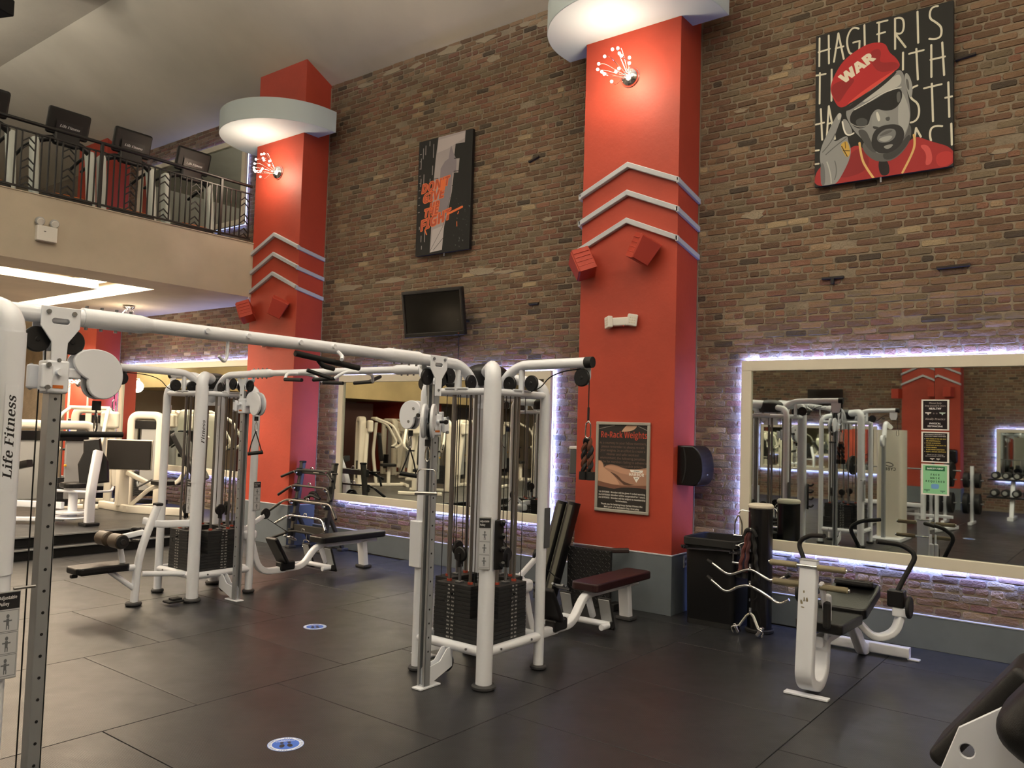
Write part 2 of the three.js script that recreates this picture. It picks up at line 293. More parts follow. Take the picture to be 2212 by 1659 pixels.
{ // light troughs lying in the tray slot
  const mk = (w, d, x, z, lab) => {
    const t = thing('cove_lamp', lab, 'lamp', [x, MEZ0 + 0.2, z], 0, 'strip lamps in the mezzanine tray');
    mesh('lamp_housing', bx(w, 0.03, d, 0, 0.035, 0, 0.004), M.plastic, t);
    mesh('lamp_diffuser', bx(w * 0.995, 0.02, d * 0.98, 0, 0.012, 0, 0.004), M.lampWarm, t);
  };
  const lb = 'warm strip lamp recessed in the slot of the mezzanine underside';
  const L = [];
  for (let k = 0; k < 5; k++) { mk(0.36, 1.95, -11.78, 2.85 + k * 2.0, lb); L.push([0.36, 1.95, -11.78, 2.85 + k * 2.0]); }
  for (let k = 0; k < 4; k++) { mk(1.95, 0.36, -12.75 - k * 2.0, 1.97, lb); L.push([1.95, 0.36, -12.75 - k * 2.0, 1.97]); }
  for (const [w, d, x, z] of L) areaLight(WARM, COVE_NITS, w, d, [x, MEZ0 + 0.195, z], [x, 0, z]);
}
{ // cream bulkhead and red pier at the back of the area below the mezzanine
  const b = struct('wall_bulkhead'); mesh('bulkhead', bb(XL, -18.2, 2.5, MEZ0 + 0.02, 2.6, ZB), M.cream2, b);
  const r = struct('wall_piers'); for (const z of [6.4, 11.2]) mesh('red_pier', bb(XL, -18.6, PLAT, 2.52, z, z + 1.1), M.red, r);
  mesh('dark_door_panel', bb(XL, -18.9, PLAT, 2.4, 8.6, 10.0), std('#4a2c26', 0.6), r);
}
{ // opposite wall, seen in the mirrors
  const w = struct('wall_front');
  mesh('mortar', bb(XL - 0.3, XR + 0.3, -0.2, 8.3, ZB, ZB + 0.3), M.mortar, w);
  const list = brickCourses(-13, 3.2, 0.06, 4.6, (x, y) => Math.abs(x + 4.5) < 0.45 || (y > 0.75 && y < 2.1 && ((x > -9 && x < -5.7) || (x > -3 && x < 1.5))));
  const b = mesh('bricks', brickStuff(list, true, ZB), brickStuffMat, w); b.userData.kind = 'stuff';
}
// ---------------------------------------------------------------- pillars
function chevron(y, peak, xc, hw, z, zb, t = 0.055, d = 0.05) { // raised band over front and sides, apex at xc
  const P = [[-hw - 0.02, y], [0, y + peak], [hw + 0.02, y], [hw + 0.02, y + t * 1.05], [0, y + peak + t * 1.1], [-hw - 0.02, y + t * 1.05]];
  const g = extr(P, d, 0.006); g.translate(xc, 0, z + d / 2 - 0.005);
  const side = s => { const q = extr([[z + d - 0.005, y], [zb, y - 0.10], [zb, y - 0.10 + t], [z + d - 0.005, y + t]], 0.03, 0.004); q.rotateY(-PI / 2); q.translate(xc + s * (hw + 0.012), 0, 0); return q; };
  return [g, side(-1), side(1)];
}
function pillar(xc, top, opts = {}) {
  const p = struct('pillar', scene, [xc, 0, 0]), z = PZ;
  mesh('pillar_shaft', bb(-PHW, PHW, 0.575, top, 0.0, z, 0.006), M.red, p);
  mesh('plinth', bb(-PHW - 0.008, PHW + 0.008, 0, 0.575, 0.0, z + 0.008, 0.004), M.base, p);
  mesh('plinth_edge', bb(-PHW - 0.012, PHW + 0.012, 0.575, 0.59, 0.0, z + 0.012, 0.004), M.baseEdge, p);
  if (!opts.plain) {
    for (const y of [4.29, 3.995, 3.70]) { const c = chevron(y, 0.255, 0, PHW, z, 0.06); mesh('chevron_band', c, M.chev, p); }
    const s = new THREE.Shape(); s.absarc(0, 0, 0.96, PI, 2 * PI, false); s.lineTo(0.96, 0.15); s.lineTo(-0.96, 0.15); s.closePath();
    const g = new THREE.ExtrudeGeometry(s, { depth: 0.30, bevelEnabled: true, bevelSize: 0.004, bevelThickness: 0.004, bevelSegments: 1, curveSegments: 40 });
    g.rotateX(-PI / 2); g.translate(0, 6.03, 0.42); mesh('drum_collar', toCreasedNormals(g, 0.5), M.drum, p);
  }
  return p;
}
pillar(PILX[2], 7.6); pillar(PILX[1], 7.6); pillar(PILX[3], 7.6); 
{ // pillar standing below and above the mezzanine, panelled front
  const p = pillar(PILX[0], 7.6, { plain: true });
  const o = 0.42, i = 0.37; mesh('panel_moulding', [bb(-o, -i, 0.9, 3.0, PZ - 0.004, PZ + 0.02), bb(i, o, 0.9, 3.0, PZ - 0.004, PZ + 0.02), bb(-o, o, 2.95, 3.0, PZ - 0.004, PZ + 0.02), bb(-o, o, 0.9, 0.95, PZ - 0.004, PZ + 0.02)], M.frame, p);
}
{ // pillar on the opposite wall
  const p = struct('pillar', scene, [-4.38, 0, 0]), z0 = ZB - 0.45;
  mesh('pillar_shaft', bb(-0.52, 0.52, 0.55, 7.6, z0, ZB + 0.1, 0.006), M.red, p);
  mesh('plinth', bb(-0.53, 0.53, 0, 0.55, z0 - 0.01, ZB + 0.1, 0.004), M.base, p);
  for (const y of [3.75, 3.5, 3.22]) mesh('chevron_band', (() => { const g = extr([[-0.54, y], [0, y + 0.24], [0.54, y], [0.54, y + 0.055], [0, y + 0.3], [-0.54, y + 0.055]], 0.05, 0.006); g.translate(0, 0, z0 - 0.02); return g; })(), M.chev, p);
}
// ---------------------------------------------------------------- mirrors with glowing strip behind
function wallMirror(name, label, r, zf, dir, seams, lw = 0.1, lit = true, dim = 1) {
  const [x0, x1, y0, y1] = r, t = thing(name, label, 'mirror', [(x0 + x1) / 2, y0, zf], 0), W = x1 - x0, H = y1 - y0, s = dir, hw = W / 2;
  const fz0 = s * 0.045, fz1 = s * 0.095, B = (a, b, c, d, e, f, q = 0.004) => bb(a, b, c, d, e, f, q);
  mesh('frame', [B(-hw, hw, H - lw, H, fz0, fz1), B(-hw, hw, 0, lw, fz0, fz1), B(-hw, -hw + lw, lw, H - lw, fz0, fz1), B(hw - lw, hw, lw, H - lw, fz0, fz1)], M.frame, t);
  mesh('backing', B(-hw + 0.05, hw - 0.05, 0.05, H - 0.05, s * 0.002, fz0, 0), M.greyDark, t);
  const xs = [-hw + lw - 0.005, ...seams.map(q => q - (x0 + x1) / 2), hw - lw + 0.005];
  for (let i = 0; i + 1 < xs.length; i++) { const g = bb(-(xs[i + 1] - xs[i]) / 2 + 0.001, (xs[i + 1] - xs[i]) / 2 - 0.001, lw - 0.005, H - lw + 0.005, s * -0.003, s * 0.003); if (seams.length) g.rotateY(i % 2 ? -0.0055 : 0.0055); g.translate((xs[i] + xs[i + 1]) / 2, 0, s * 0.06); mesh('mirror_glass', g, M.glassMirror, t, 'silvered mirror pane'); }
  if (lit) {
    const q = 0.012, z0 = s * 0.014, z1 = s * 0.026, e = -0.004;
    mesh('led_strip', [bb(-hw - e + 0.004, hw + e - 0.004, H - q + e, H + e, z0, z1), bb(-hw - e + 0.004, hw + e - 0.004, -e, q - e, z0, z1), bb(-hw - e, -hw + q - e, -e, H + e, z0, z1), bb(hw - q + e, hw + e, -e, H + e, z0, z1)], M.led, t, 'glowing blue-white strip light behind the frame');
    const cx = (x0 + x1) / 2, cy = (y0 + y1) / 2, z = zf + s * 0.03, o = 0.0;
    areaLight(BLUE, LED_NITS * dim, W, 0.014, [cx, y1 + o, z], [cx, y1 + 2, z - s * 1.4]); areaLight(BLUE, LED_NITS * dim, W, 0.014, [cx, y0 - o, z], [cx, y0 - 2, z - s * 1.4]);
    areaLight(BLUE, LED_NITS * dim, 0.014, H, [x0 - o, cy, z], [x0 - 2, cy, z - s * 1.4]); areaLight(BLUE, LED_NITS * dim, 0.014, H, [x1 + o, cy, z], [x1 + 2, cy, z - s * 1.4]);
  }
  return t;
}
wallMirror('wall_mirror', 'large cream-framed wall mirror with three signs stuck on it, beside the trash can', MIR[0], WZ, 1, [-1.40]);
wallMirror('wall_mirror', 'large cream-framed wall mirror behind the bar rack, lit by a blue-white edge strip', MIR[1], WZ, 1, [-7.3]);
wallMirror('wall_mirror', 'cream-framed wall mirror on the brick below the mezzanine', MIR[2], WZ, 1, []);
wallMirror('wall_mirror', 'tall cream-framed wall mirror upstairs behind the running machines', [-15.2, -11.72, 5.02, 6.5], WZ, 1, [], 0.09, true, 0.12);
wallMirror('wall_mirror', 'lit wall mirror on the opposite wall, reflected beyond the white cable columns', [-8.9, -5.6, 0.8, 2.12], ZB, -1, [], 0.09);
wallMirror('wall_mirror', 'lit wall mirror on the opposite wall above the dumbbell rack', [-3.1, 1.2, 0.8, 2.12], ZB, -1, [], 0.09);
// ---------------------------------------------------------------- hall luminaires, high above, out of the frame
{
  let n = 0;
  for (const [x, z] of [[-5.9, 4.9], [-2.0, 4.9], [1.9, 4.9], [5, 4.9], [-8.6, 9.4], [-4.2, 9.4], [0.2, 9.4], [4.6, 9.4], [-14.2, 6.3], [-14.2, 9.6]]) {
    const t = thing('ceiling_light', 'long white ceiling light hung high over the gym floor', 'light', [x, 6.2, z], 0, 'ceiling lights over the gym floor');
    mesh('light_housing', bx(0.36, 0.09, 1.5, 0, 0.045, 0, 0.01), M.plastic, t);
    mesh('light_diffuser', bx(0.32, 0.02, 1.46, 0, -0.006, 0, 0.004), M.lampHall, t);
    mesh('uplight_diffuser', bx(0.32, 0.02, 1.46, 0, 0.096, 0, 0.004), M.lampHall, t);
    mesh('hanger', [rod([0, 0.09, -0.6], [0, 1.8, -0.6], 0.006, 6), rod([0, 0.09, 0.6], [0, 1.8, 0.6], 0.006, 6)], M.steel, t);
    areaLight(HALL, HALL_NITS, 0.32, 1.46, [x, 6.18, z], [x, 0, z]); areaLight(HALL, HALL_UP, 0.32, 1.46, [x, 6.32, z], [x, 9, z]); n++;
  }
}

// ---------------------------------------------------------------- wall fittings
function sconce(x, y, z, label, s = 1) {
  const t = thing('wall_sconce', label, 'wall lamp', [x, y, z]), r0 = 0.105 * s;
  const dome = new THREE.SphereGeometry(r0, 24, 12, 0, 2 * PI, 0, PI / 2); dome.scale(1, 0.75, 1); dome.rotateX(PI / 2);
  mesh('chrome_dome', [dome, disc(r0 * 1.04, 0.012, [0, 0, 0.004])], M.chrome, t);
  for (let k = 0; k < 14; k++) {
    const a = k * 2.399 + 0.4, q = 0.35 + 0.6 * ((k * 7) % 14) / 14, R = (0.06 + 0.2 * q) * s, ex = Math.cos(a) * R * 1.0 - 0.05 * s, ey = Math.sin(a) * R * 0.9 + 0.05 * s, ez = (0.36 - 0.16 * q) * s;
    const p = spline([[Math.cos(a) * 0.03, Math.sin(a) * 0.03, r0 * 0.7], [Math.cos(a) * 0.05 + ex * 0.3, Math.sin(a) * 0.05 + ey * 0.3 + 0.02, r0 * 0.7 + 0.07 * s], [ex * 0.85, ey * 1.12, ez - 0.05 * s], [ex, ey, ez]], 9);
    const arm = mesh('lamp_arm', sweep(p, circle(0.0035, 5)), M.chrome, t);
    const b = new THREE.SphereGeometry(0.016 * s, 8, 6); b.translate(ex, ey, ez + 0.012); mesh('bulb', b, M.bulb, t);
  }
  const l = new THREE.PointLight(WARM, SCONCE_CD, 0, 2); l.position.set(x - 0.03, y - 0.02, z + 0.33 * s); l.shadow.radius = 6; l.castShadow = true; l.name = 'sconce_light'; scene.add(l);
  return t;
}
sconce(-4.23, 5.52, PZ, 'chrome dome wall lamp with spray of lit bulbs on the red pillar with the poster');
sconce(-10.25, 5.52, PZ, 'chrome dome wall lamp with lit bulbs on the red pillar at the mezzanine end');
sconce(-16.27, 2.42, PZ, 'chrome dome wall lamp with spray of lit bulbs on the red pillar below the mezzanine');
function sprayLamp(x, y, z, label) { // ceiling version of the same lamp
  const t = thing('spray_ceiling_lamp', label, 'ceiling lamp', [x, y, z], 0, 'spray lamps below the mezzanine');
  mesh('chrome_dome', disc(0.1, 0.05, [0, -0.025, 0], 'y', 24, 0.02), M.chrome, t);
  for (let k = 0; k < 12; k++) { const a = k * 2.399, R = 0.1 + 0.16 * ((k * 5) % 12) / 12, ex = Math.cos(a) * R, ez = Math.sin(a) * R, ey = -0.34 + 0.1 * ((k * 7) % 12) / 12; mesh('lamp_arm', sweep(spline([[ex * 0.2, -0.04, ez * 0.2], [ex * 0.9, -0.16, ez * 0.5], [ex, ey, ez]], 7), circle(0.0035, 5)), M.chrome, t); const b = new THREE.SphereGeometry(0.018, 8, 6); b.translate(ex, ey, ez); mesh('bulb', b, M.bulb, t); }
  const l = new THREE.PointLight(WARM, SCONCE_CD * (x > -14 && z < 2 ? 0.6 : 1.6), 0, 2); l.position.set(x, y - 0.38, z); l.shadow.radius = 6; l.castShadow = true; l.name = 'spray_light'; scene.add(l);
}
for (const [x, z] of [[-13.6, 1.0], [-12.9, 4.9], [-16.6, 5.2], [-13.6, 8.2], [-16.6, 8.6], [-16.6, 12.0], [-12.6, 11.2]]) sprayLamp(x, z < 1.7 || z > 2 && false ? MEZ0 : MEZ0 - 0.03, z, 'spray of lit bulbs on thin arms under the mezzanine');
function speaker(x, y, z, ry, rz, rx, label, side) {
  const t = thing('wall_speaker', label, 'speaker', [x, y, z]);
  const b = group('speaker_cabinet', t, [0, 0, 0.13]); b.rotation.set(rx, ry, rz, 'YXZ');
  mesh('cabinet_body', extr([[-0.10, -0.13], [0.10, -0.13], [0.125, 0.13], [-0.125, 0.13]], 0.2, 0.008), M.spkRed, b);
  mesh('speaker_grille', (() => { const g = extr([[-0.09, -0.12], [0.09, -0.12], [0.115, 0.12], [-0.115, 0.12]], 0.012, 0.003); g.translate(0, 0, 0.104); return g; })(), M.spkRed, b);
  mesh('side_rib', [0, 1, 2, 3].flatMap(k => [-1, 1].map(s => bx(0.012, 0.008, 0.17, s * (0.112 + 0.006 * (k - 1.5)), -0.07 + k * 0.05, 0, 0.002))), M.spkRed, b);
  mesh('bracket', [rod([0, 0, -0.004], [0, 0, 0.1], 0.012, 8), disc(0.03, 0.02, [0, 0, 0.005]), bx(0.04, 0.05, 0.03, 0, 0, 0.07, 0.006)], M.spkRed, t);
}
speaker(-4.68, 3.55, PZ, -0.75, 0.42, 0.35, 'red painted wall speaker by the edge of the pillar with the poster, below the chevrons');
speaker(-3.97, 3.63, PZ, 0.85, -0.42, 0.3, 'red painted wall speaker toward the corner of the pillar with the poster');
speaker(-10.72, 3.42, PZ, -0.75, 0.42, 0.35, 'red painted wall speaker by the mezzanine end of the far pillar');
speaker(-9.95, 3.44, PZ, 0.85, -0.42, 0.3, 'red painted wall speaker toward the open corner of the far pillar');
// emergency lights
function emergencyBar(x, y, z, label) {
  const t = thing('emergency_light', label, 'light', [x, y, z]);
  mesh('housing', bx(0.22, 0.09, 0.06, 0, 0, 0.03, 0.014), M.plastic, t);
  for (const s of [-1, 1]) { const g = group('lamp_head', t, [s * 0.14, s * 0.004, 0.06], s * 0.6); g.rotation.z = s * -0.12; mesh('head_shell', bx(0.105, 0.125, 0.055, 0, 0, 0, 0.012), M.plastic, g); mesh('head_lens', [0, 1, 2].flatMap(i => [0, 1, 2].map(j => disc(0.01, 0.006, [-0.024 + i * 0.024, -0.026 + j * 0.026, 0.027], 'z', 8, 0.002))), M.frame, g); }
  mesh('status_led', disc(0.005, 0.006, [0.03, -0.045, 0.045], 'y', 8, 0.001), std('#ff3020', 0.4, { emissive: new THREE.Color(1, 0.1, 0.05), emissiveIntensity: 2 }), t);
}
emergencyBar(-4.25, 2.925, PZ, 'white twin-head emergency light on the red pillar above the poster');
emergencyBar(-10.2, 2.95, PZ, 'white twin-head emergency light on the far red pillar behind the cable beam');
{
  const t = thing('emergency_light', 'white box emergency light with two round lamps on the mezzanine face', 'light', [BALX, 3.93, 3.53]);
  mesh('housing', bx(0.07, 0.19, 0.24, 0.035, 0.095, 0, 0.008), M.plastic, t);
  for (const s of [-1, 1]) { const g = group('lamp_head', t, [0.045, 0.24, s * 0.085]); g.rotation.z = -0.35; mesh('head_shell', disc(0.055, 0.05, [0, 0, 0], 'x', 16, 0.012), M.grey, g); mesh('head_lens', disc(0.044, 0.012, [0.024, 0, 0], 'x', 16, 0.005), M.plastic, g); mesh('neck', rod([0, -0.07, 0], [0, -0.03, 0], 0.012, 8), M.plastic, g); }
  mesh('test_button', bx(0.006, 0.008, 0.025, 0.072, 0.12, 0.03, 0.002), M.greyDark, t);
}
// ---------------------------------------------------------------- pictures
{ // boxer portrait canvas: colours of the picture, drawn by hand
  const P = (c) => (X, Y) => { const u = (X - 150) / 1150, top = 305 - 300 * u, bot = 1535 - 185 * u; return [u * c.width, (Y - top) / (bot - top) * c.height]; };
  const t = canvasTex(1000, 1270, (x, w, h) => {
    const p = P({ width: w, height: h });
    const poly = (pts, col) => { x.fillStyle = col; x.beginPath(); pts.forEach((q, i) => { const r = p(...q); i ? x.lineTo(...r) : x.moveTo(...r); }); x.closePath(); x.fill(); };
    const smooth = (pts, col) => { x.fillStyle = col; x.beginPath(); const q = pts.map(a => p(...a)), n = q.length, mid = (a, b) => [(a[0] + b[0]) / 2, (a[1] + b[1]) / 2]; x.moveTo(...mid(q[n - 1], q[0])); for (let i = 0; i < n; i++) { const m = mid(q[i], q[(i + 1) % n]); x.quadraticCurveTo(q[i][0], q[i][1], m[0], m[1]); } x.fill(); };
    const line = (pts, wd, col) => { x.strokeStyle = col; x.lineWidth = wd; x.lineCap = 'round'; x.lineJoin = 'round'; x.beginPath(); pts.forEach((q, i) => { const r = p(...q); i ? x.lineTo(...r) : x.moveTo(...r); }); x.stroke(); };
    const curve = (pts, wd, col) => { x.strokeStyle = col; x.lineWidth = wd; x.lineCap = 'round'; x.beginPath(); const q = pts.map(a => p(...a)); x.moveTo(...q[0]); for (let i = 1; i + 1 < q.length; i++) { const m = i + 2 < q.length ? [(q[i][0] + q[i + 1][0]) / 2, (q[i][1] + q[i + 1][1]) / 2] : q[i + 1]; x.quadraticCurveTo(q[i][0], q[i][1], m[0], m[1]); } x.stroke(); };
    x.fillStyle = '#1c1d1c'; x.fillRect(0, 0, w, h);
    const L = '#d9d6c6', lw = 15;
    // first row
    line([[182, 320], [182, 550]], lw, L); line([[265, 295], [270, 525]], lw, L); line([[175, 435], [275, 405]], lw, L);
    line([[315, 510], [352, 275], [402, 485]], lw, L); line([[330, 400], [398, 382]], lw, L);
    curve([[530, 235], [480, 210], [420, 320], [450, 450], [470, 440]], lw, L); line([[485, 350], [540, 335], [537, 405]], lw, L);
    line([[580, 205], [585, 380]], lw, L); line([[705, 180], [705, 340]], lw, L); line([[690, 185], [775, 165]], lw, L); line([[690, 280], [755, 262]], lw, L);
    line([[838, 150], [840, 400]], lw, L); curve([[838, 150], [900, 130], [915, 220], [890, 285], [842, 270]], lw, L); line([[848, 285], [925, 385]], lw, L);
    line([[1020, 95], [1027, 350]], lw, L); curve([[1180, 52], [1130, 50], [1110, 150], [1170, 185], [1215, 230], [1200, 330], [1115, 318]], lw, L);
    // second row
    line([[188, 605], [188, 855]], lw, L); line([[152, 628], [240, 612]], lw, L); line([[295, 575], [296, 830]], lw, L);
    line([[905, 430], [905, 570]], lw, L); line([[1012, 400], [1025, 650]], lw, L); line([[955, 440], [1070, 410]], lw, L);
    line([[1130, 370], [1132, 630]], lw, L); line([[1215, 350], [1230, 615]], lw, L); line([[1125, 490], [1235, 465]], lw, L);
    // third and fourth rows
    line([[200, 900], [215, 1150]], lw, L); line([[155, 1028], [230, 1010]], lw, L); line([[255, 1150], [272, 875], [330, 1140]], lw, L); line([[262, 1020], [300, 1010]], lw, L);
    curve([[1020, 700], [960, 720], [960, 800], [1040, 850], [1030, 990], [970, 1000]], lw, L); line([[1135, 685], [1145, 990]], lw, L); line([[1075, 722], [1210, 690]], lw, L); line([[1262, 675], [1270, 955]], lw, L); line([[1240, 800], [1290, 790]], lw, L);
    line([[1000, 1130], [1012, 1045], [1050, 1115]], lw, L); curve([[1215, 1030], [1140, 1020], [1115, 1100], [1130, 1145]], lw, L); line([[1285, 1010], [1290, 1180]], lw, L); line([[155, 1240], [185, 1235]], lw, L); line([[155, 1350], [185, 1345]], lw, L);
    // shirt
    smooth([[150, 1420], [250, 1330], [420, 1240], [540, 1170], [640, 1290], [760, 1300], [880, 1260], [990, 1100], [1120, 1150], [1310, 1205], [1320, 1360], [900, 1440], [150, 1560]], '#a02a2c');
    smooth([[470, 1250], [560, 1200], [640, 1300], [600, 1400], [420, 1460], [330, 1440]], '#8a2226'); smooth([[1030, 1180], [1120, 1180], [1150, 1320], [1080, 1360], [1100, 1250]], '#c8504e'); smooth([[700, 1300], [780, 1290], [810, 1420], [720, 1440]], '#1f1a1c'); smooth([[1160, 1250], [1290, 1220], [1300, 1330], [1180, 1370]], '#b83434');
    // neck and face
    smooth([[560, 1150], [960, 960], [985, 1130], [860, 1300], [700, 1330], [580, 1250]], '#5c5d5d'); smooth([[740, 1240], [870, 1200], [960, 1080], [970, 1150], [850, 1290], [750, 1310]], '#3d3d3e');
    smooth([[400, 900], [560, 800], [860, 560], [910, 590], [930, 700], [970, 900], [960, 1020], [900, 1160], [800, 1250], [690, 1260], [580, 1150], [480, 1060]], '#868889');
    smooth([[880, 700], [960, 880], [960, 1010], [900, 1130], [860, 1000]], '#a5a7a6'); smooth([[560, 830], [860, 590], [900, 640], [880, 710], [700, 770], [590, 840]], '#b7b8b4');
    smooth([[910, 610], [945, 590], [985, 690], [980, 800], [950, 790]], '#9b9d9c'); smooth([[925, 640], [950, 650], [960, 740], [940, 730]], '#5b5c5c');
    smooth([[385, 985], [430, 970], [490, 1080], [470, 1120], [420, 1090]], '#8f9090'); curve([[395, 1000], [410, 1090], [460, 1115], [495, 1090]], 12, '#e8e6df');
    smooth([[520, 1060], [600, 1060], [640, 1150], [700, 1250], [640, 1240], [570, 1150]], '#4d4e4f');
    // beard, mouth, nose
    smooth([[660, 1080], [720, 1030], [830, 1010], [900, 1030], [925, 1100], [890, 1190], [800, 1250], [700, 1255], [640, 1190]], '#2a2a2b'); smooth([[690, 1110], [760, 1050], [850, 1050], [850, 1120], [790, 1165], [700, 1165]], '#77797a'); smooth([[700, 1115], [770, 1065], [840, 1060], [760, 1105]], '#5d5e5f'); smooth([[690, 1140], [780, 1105], [835, 1110], [770, 1165]], '#a2a4a3'); smooth([[745, 1190], [840, 1170], [800, 1215], [760, 1215]], '#90918f');
    smooth([[655, 920], [700, 890], [780, 930], [800, 990], [740, 1020], [680, 1055], [645, 1040]], '#8d8f8f'); smooth([[680, 920], [700, 910], [725, 980], [700, 1000]], '#d2d2cc'); smooth([[650, 1030], [700, 1035], [720, 1050], [670, 1060]], '#3a3a3b'); smooth([[760, 960], [800, 950], [800, 985], [770, 990]], '#4a4b4b');
    // glasses
    smooth([[455, 960], [500, 890], [650, 830], [790, 740], [890, 715], [905, 800], [850, 890], [760, 910], [690, 885], [640, 940], [620, 1030], [540, 1060], [470, 1020]], '#1c1c1d'); smooth([[500, 990], [560, 960], [620, 980], [600, 1040], [540, 1055]], '#47494a'); smooth([[850, 760], [885, 740], [890, 820], [860, 850]], '#5a5b5b'); curve([[500, 900], [600, 850], [760, 745], [890, 712]], 8, '#cfcfca'); curve([[470, 1010], [540, 1062], [625, 1020]], 6, '#9b9b97');
    // hat
    smooth([[380, 915], [300, 800], [280, 700], [370, 530], [470, 440], [620, 350], [760, 345], [790, 430], [850, 470], [895, 550], [760, 620], [560, 760]], '#b3262a'); smooth([[300, 780], [290, 700], [420, 650], [520, 640], [420, 760], [360, 860]], '#8f1d22'); smooth([[620, 430], [700, 390], [730, 430], [700, 520], [860, 500], [880, 560], [720, 600], [650, 540]], '#951f24'); smooth([[400, 880], [600, 720], [880, 545], [760, 650], [560, 790]], '#d8483f'); smooth([[390, 920], [520, 820], [700, 700], [840, 580], [860, 590], [760, 690], [540, 850], [470, 900]], '#1c1a1b');
    // letters on the hat
    const W = '#e6dfcb'; x.save(); { const a = p(395, 665), b = p(640, 480); x.translate(a[0], a[1]); x.rotate(Math.atan2(b[1] - a[1], b[0] - a[0])); x.fillStyle = W; x.font = 'bold 112px sans-serif'; x.scale(1.12, 1); x.textBaseline = 'alphabetic'; x.fillText('WAR', -6, 26); x.lineWidth = 9; x.strokeStyle = W; x.strokeText('WAR', -6, 26); } x.restore();
    // hand with ring
    smooth([[340, 950], [372, 920], [395, 950], [340, 1080], [310, 1180], [440, 1100], [445, 1160], [470, 1200], [470, 1280], [420, 1390], [340, 1520], [200, 1540], [215, 1400], [190, 1290], [210, 1200], [260, 1100]], '#8d8f90');
    smooth([[345, 950], [370, 925], [390, 950], [360, 1000]], '#b9bab6'); curve([[250, 1270], [330, 1200], [430, 1130]], 8, '#5f6061'); curve([[220, 1250], [300, 1170], [330, 1100]], 7, '#5a5b5c'); curve([[260, 1330], [300, 1420], [300, 1500]], 9, '#b5b6b3'); curve([[330, 1320], [360, 1400], [330, 1470]], 7, '#656667'); smooth([[200, 1330], [240, 1350], [250, 1520], [205, 1520]], '#6d6e70');
    smooth([[375, 1185], [430, 1150], [450, 1180], [470, 1250], [440, 1300], [400, 1240]], '#c8a24a'); line([[390, 1200], [440, 1280]], 6, '#3a2a14'); line([[405, 1235], [460, 1235]], 5, '#3a2a14'); line([[420, 1165], [425, 1215]], 4, '#3a2a14');
    // chain
    const gold = '#d8b272'; curve([[545, 1170], [560, 1290], [610, 1380], [665, 1450]], 17, gold); curve([[995, 1100], [1010, 1170], [970, 1280], [905, 1405]], 17, gold);
  });
  const c = thing('canvas_painting', 'large canvas painting of a man in a red cap and dark glasses on the brick', 'painting', [-1.845, 4.165, WZ + 0.03]);
  mesh('stretcher', bx(1.18, 1.475, 0.04, 0, 0.7375, 0.022, 0.004), M.black, c);
  mesh('painted_canvas', face(1.176, 1.471, 0, 0.7375, 0.0435), printMat(t, 0.75), c);
  mesh('hanging_clip', bx(0.014, 0.05, 0.01, 0, -0.02, 0.035, 0.002), M.grey, c);
}
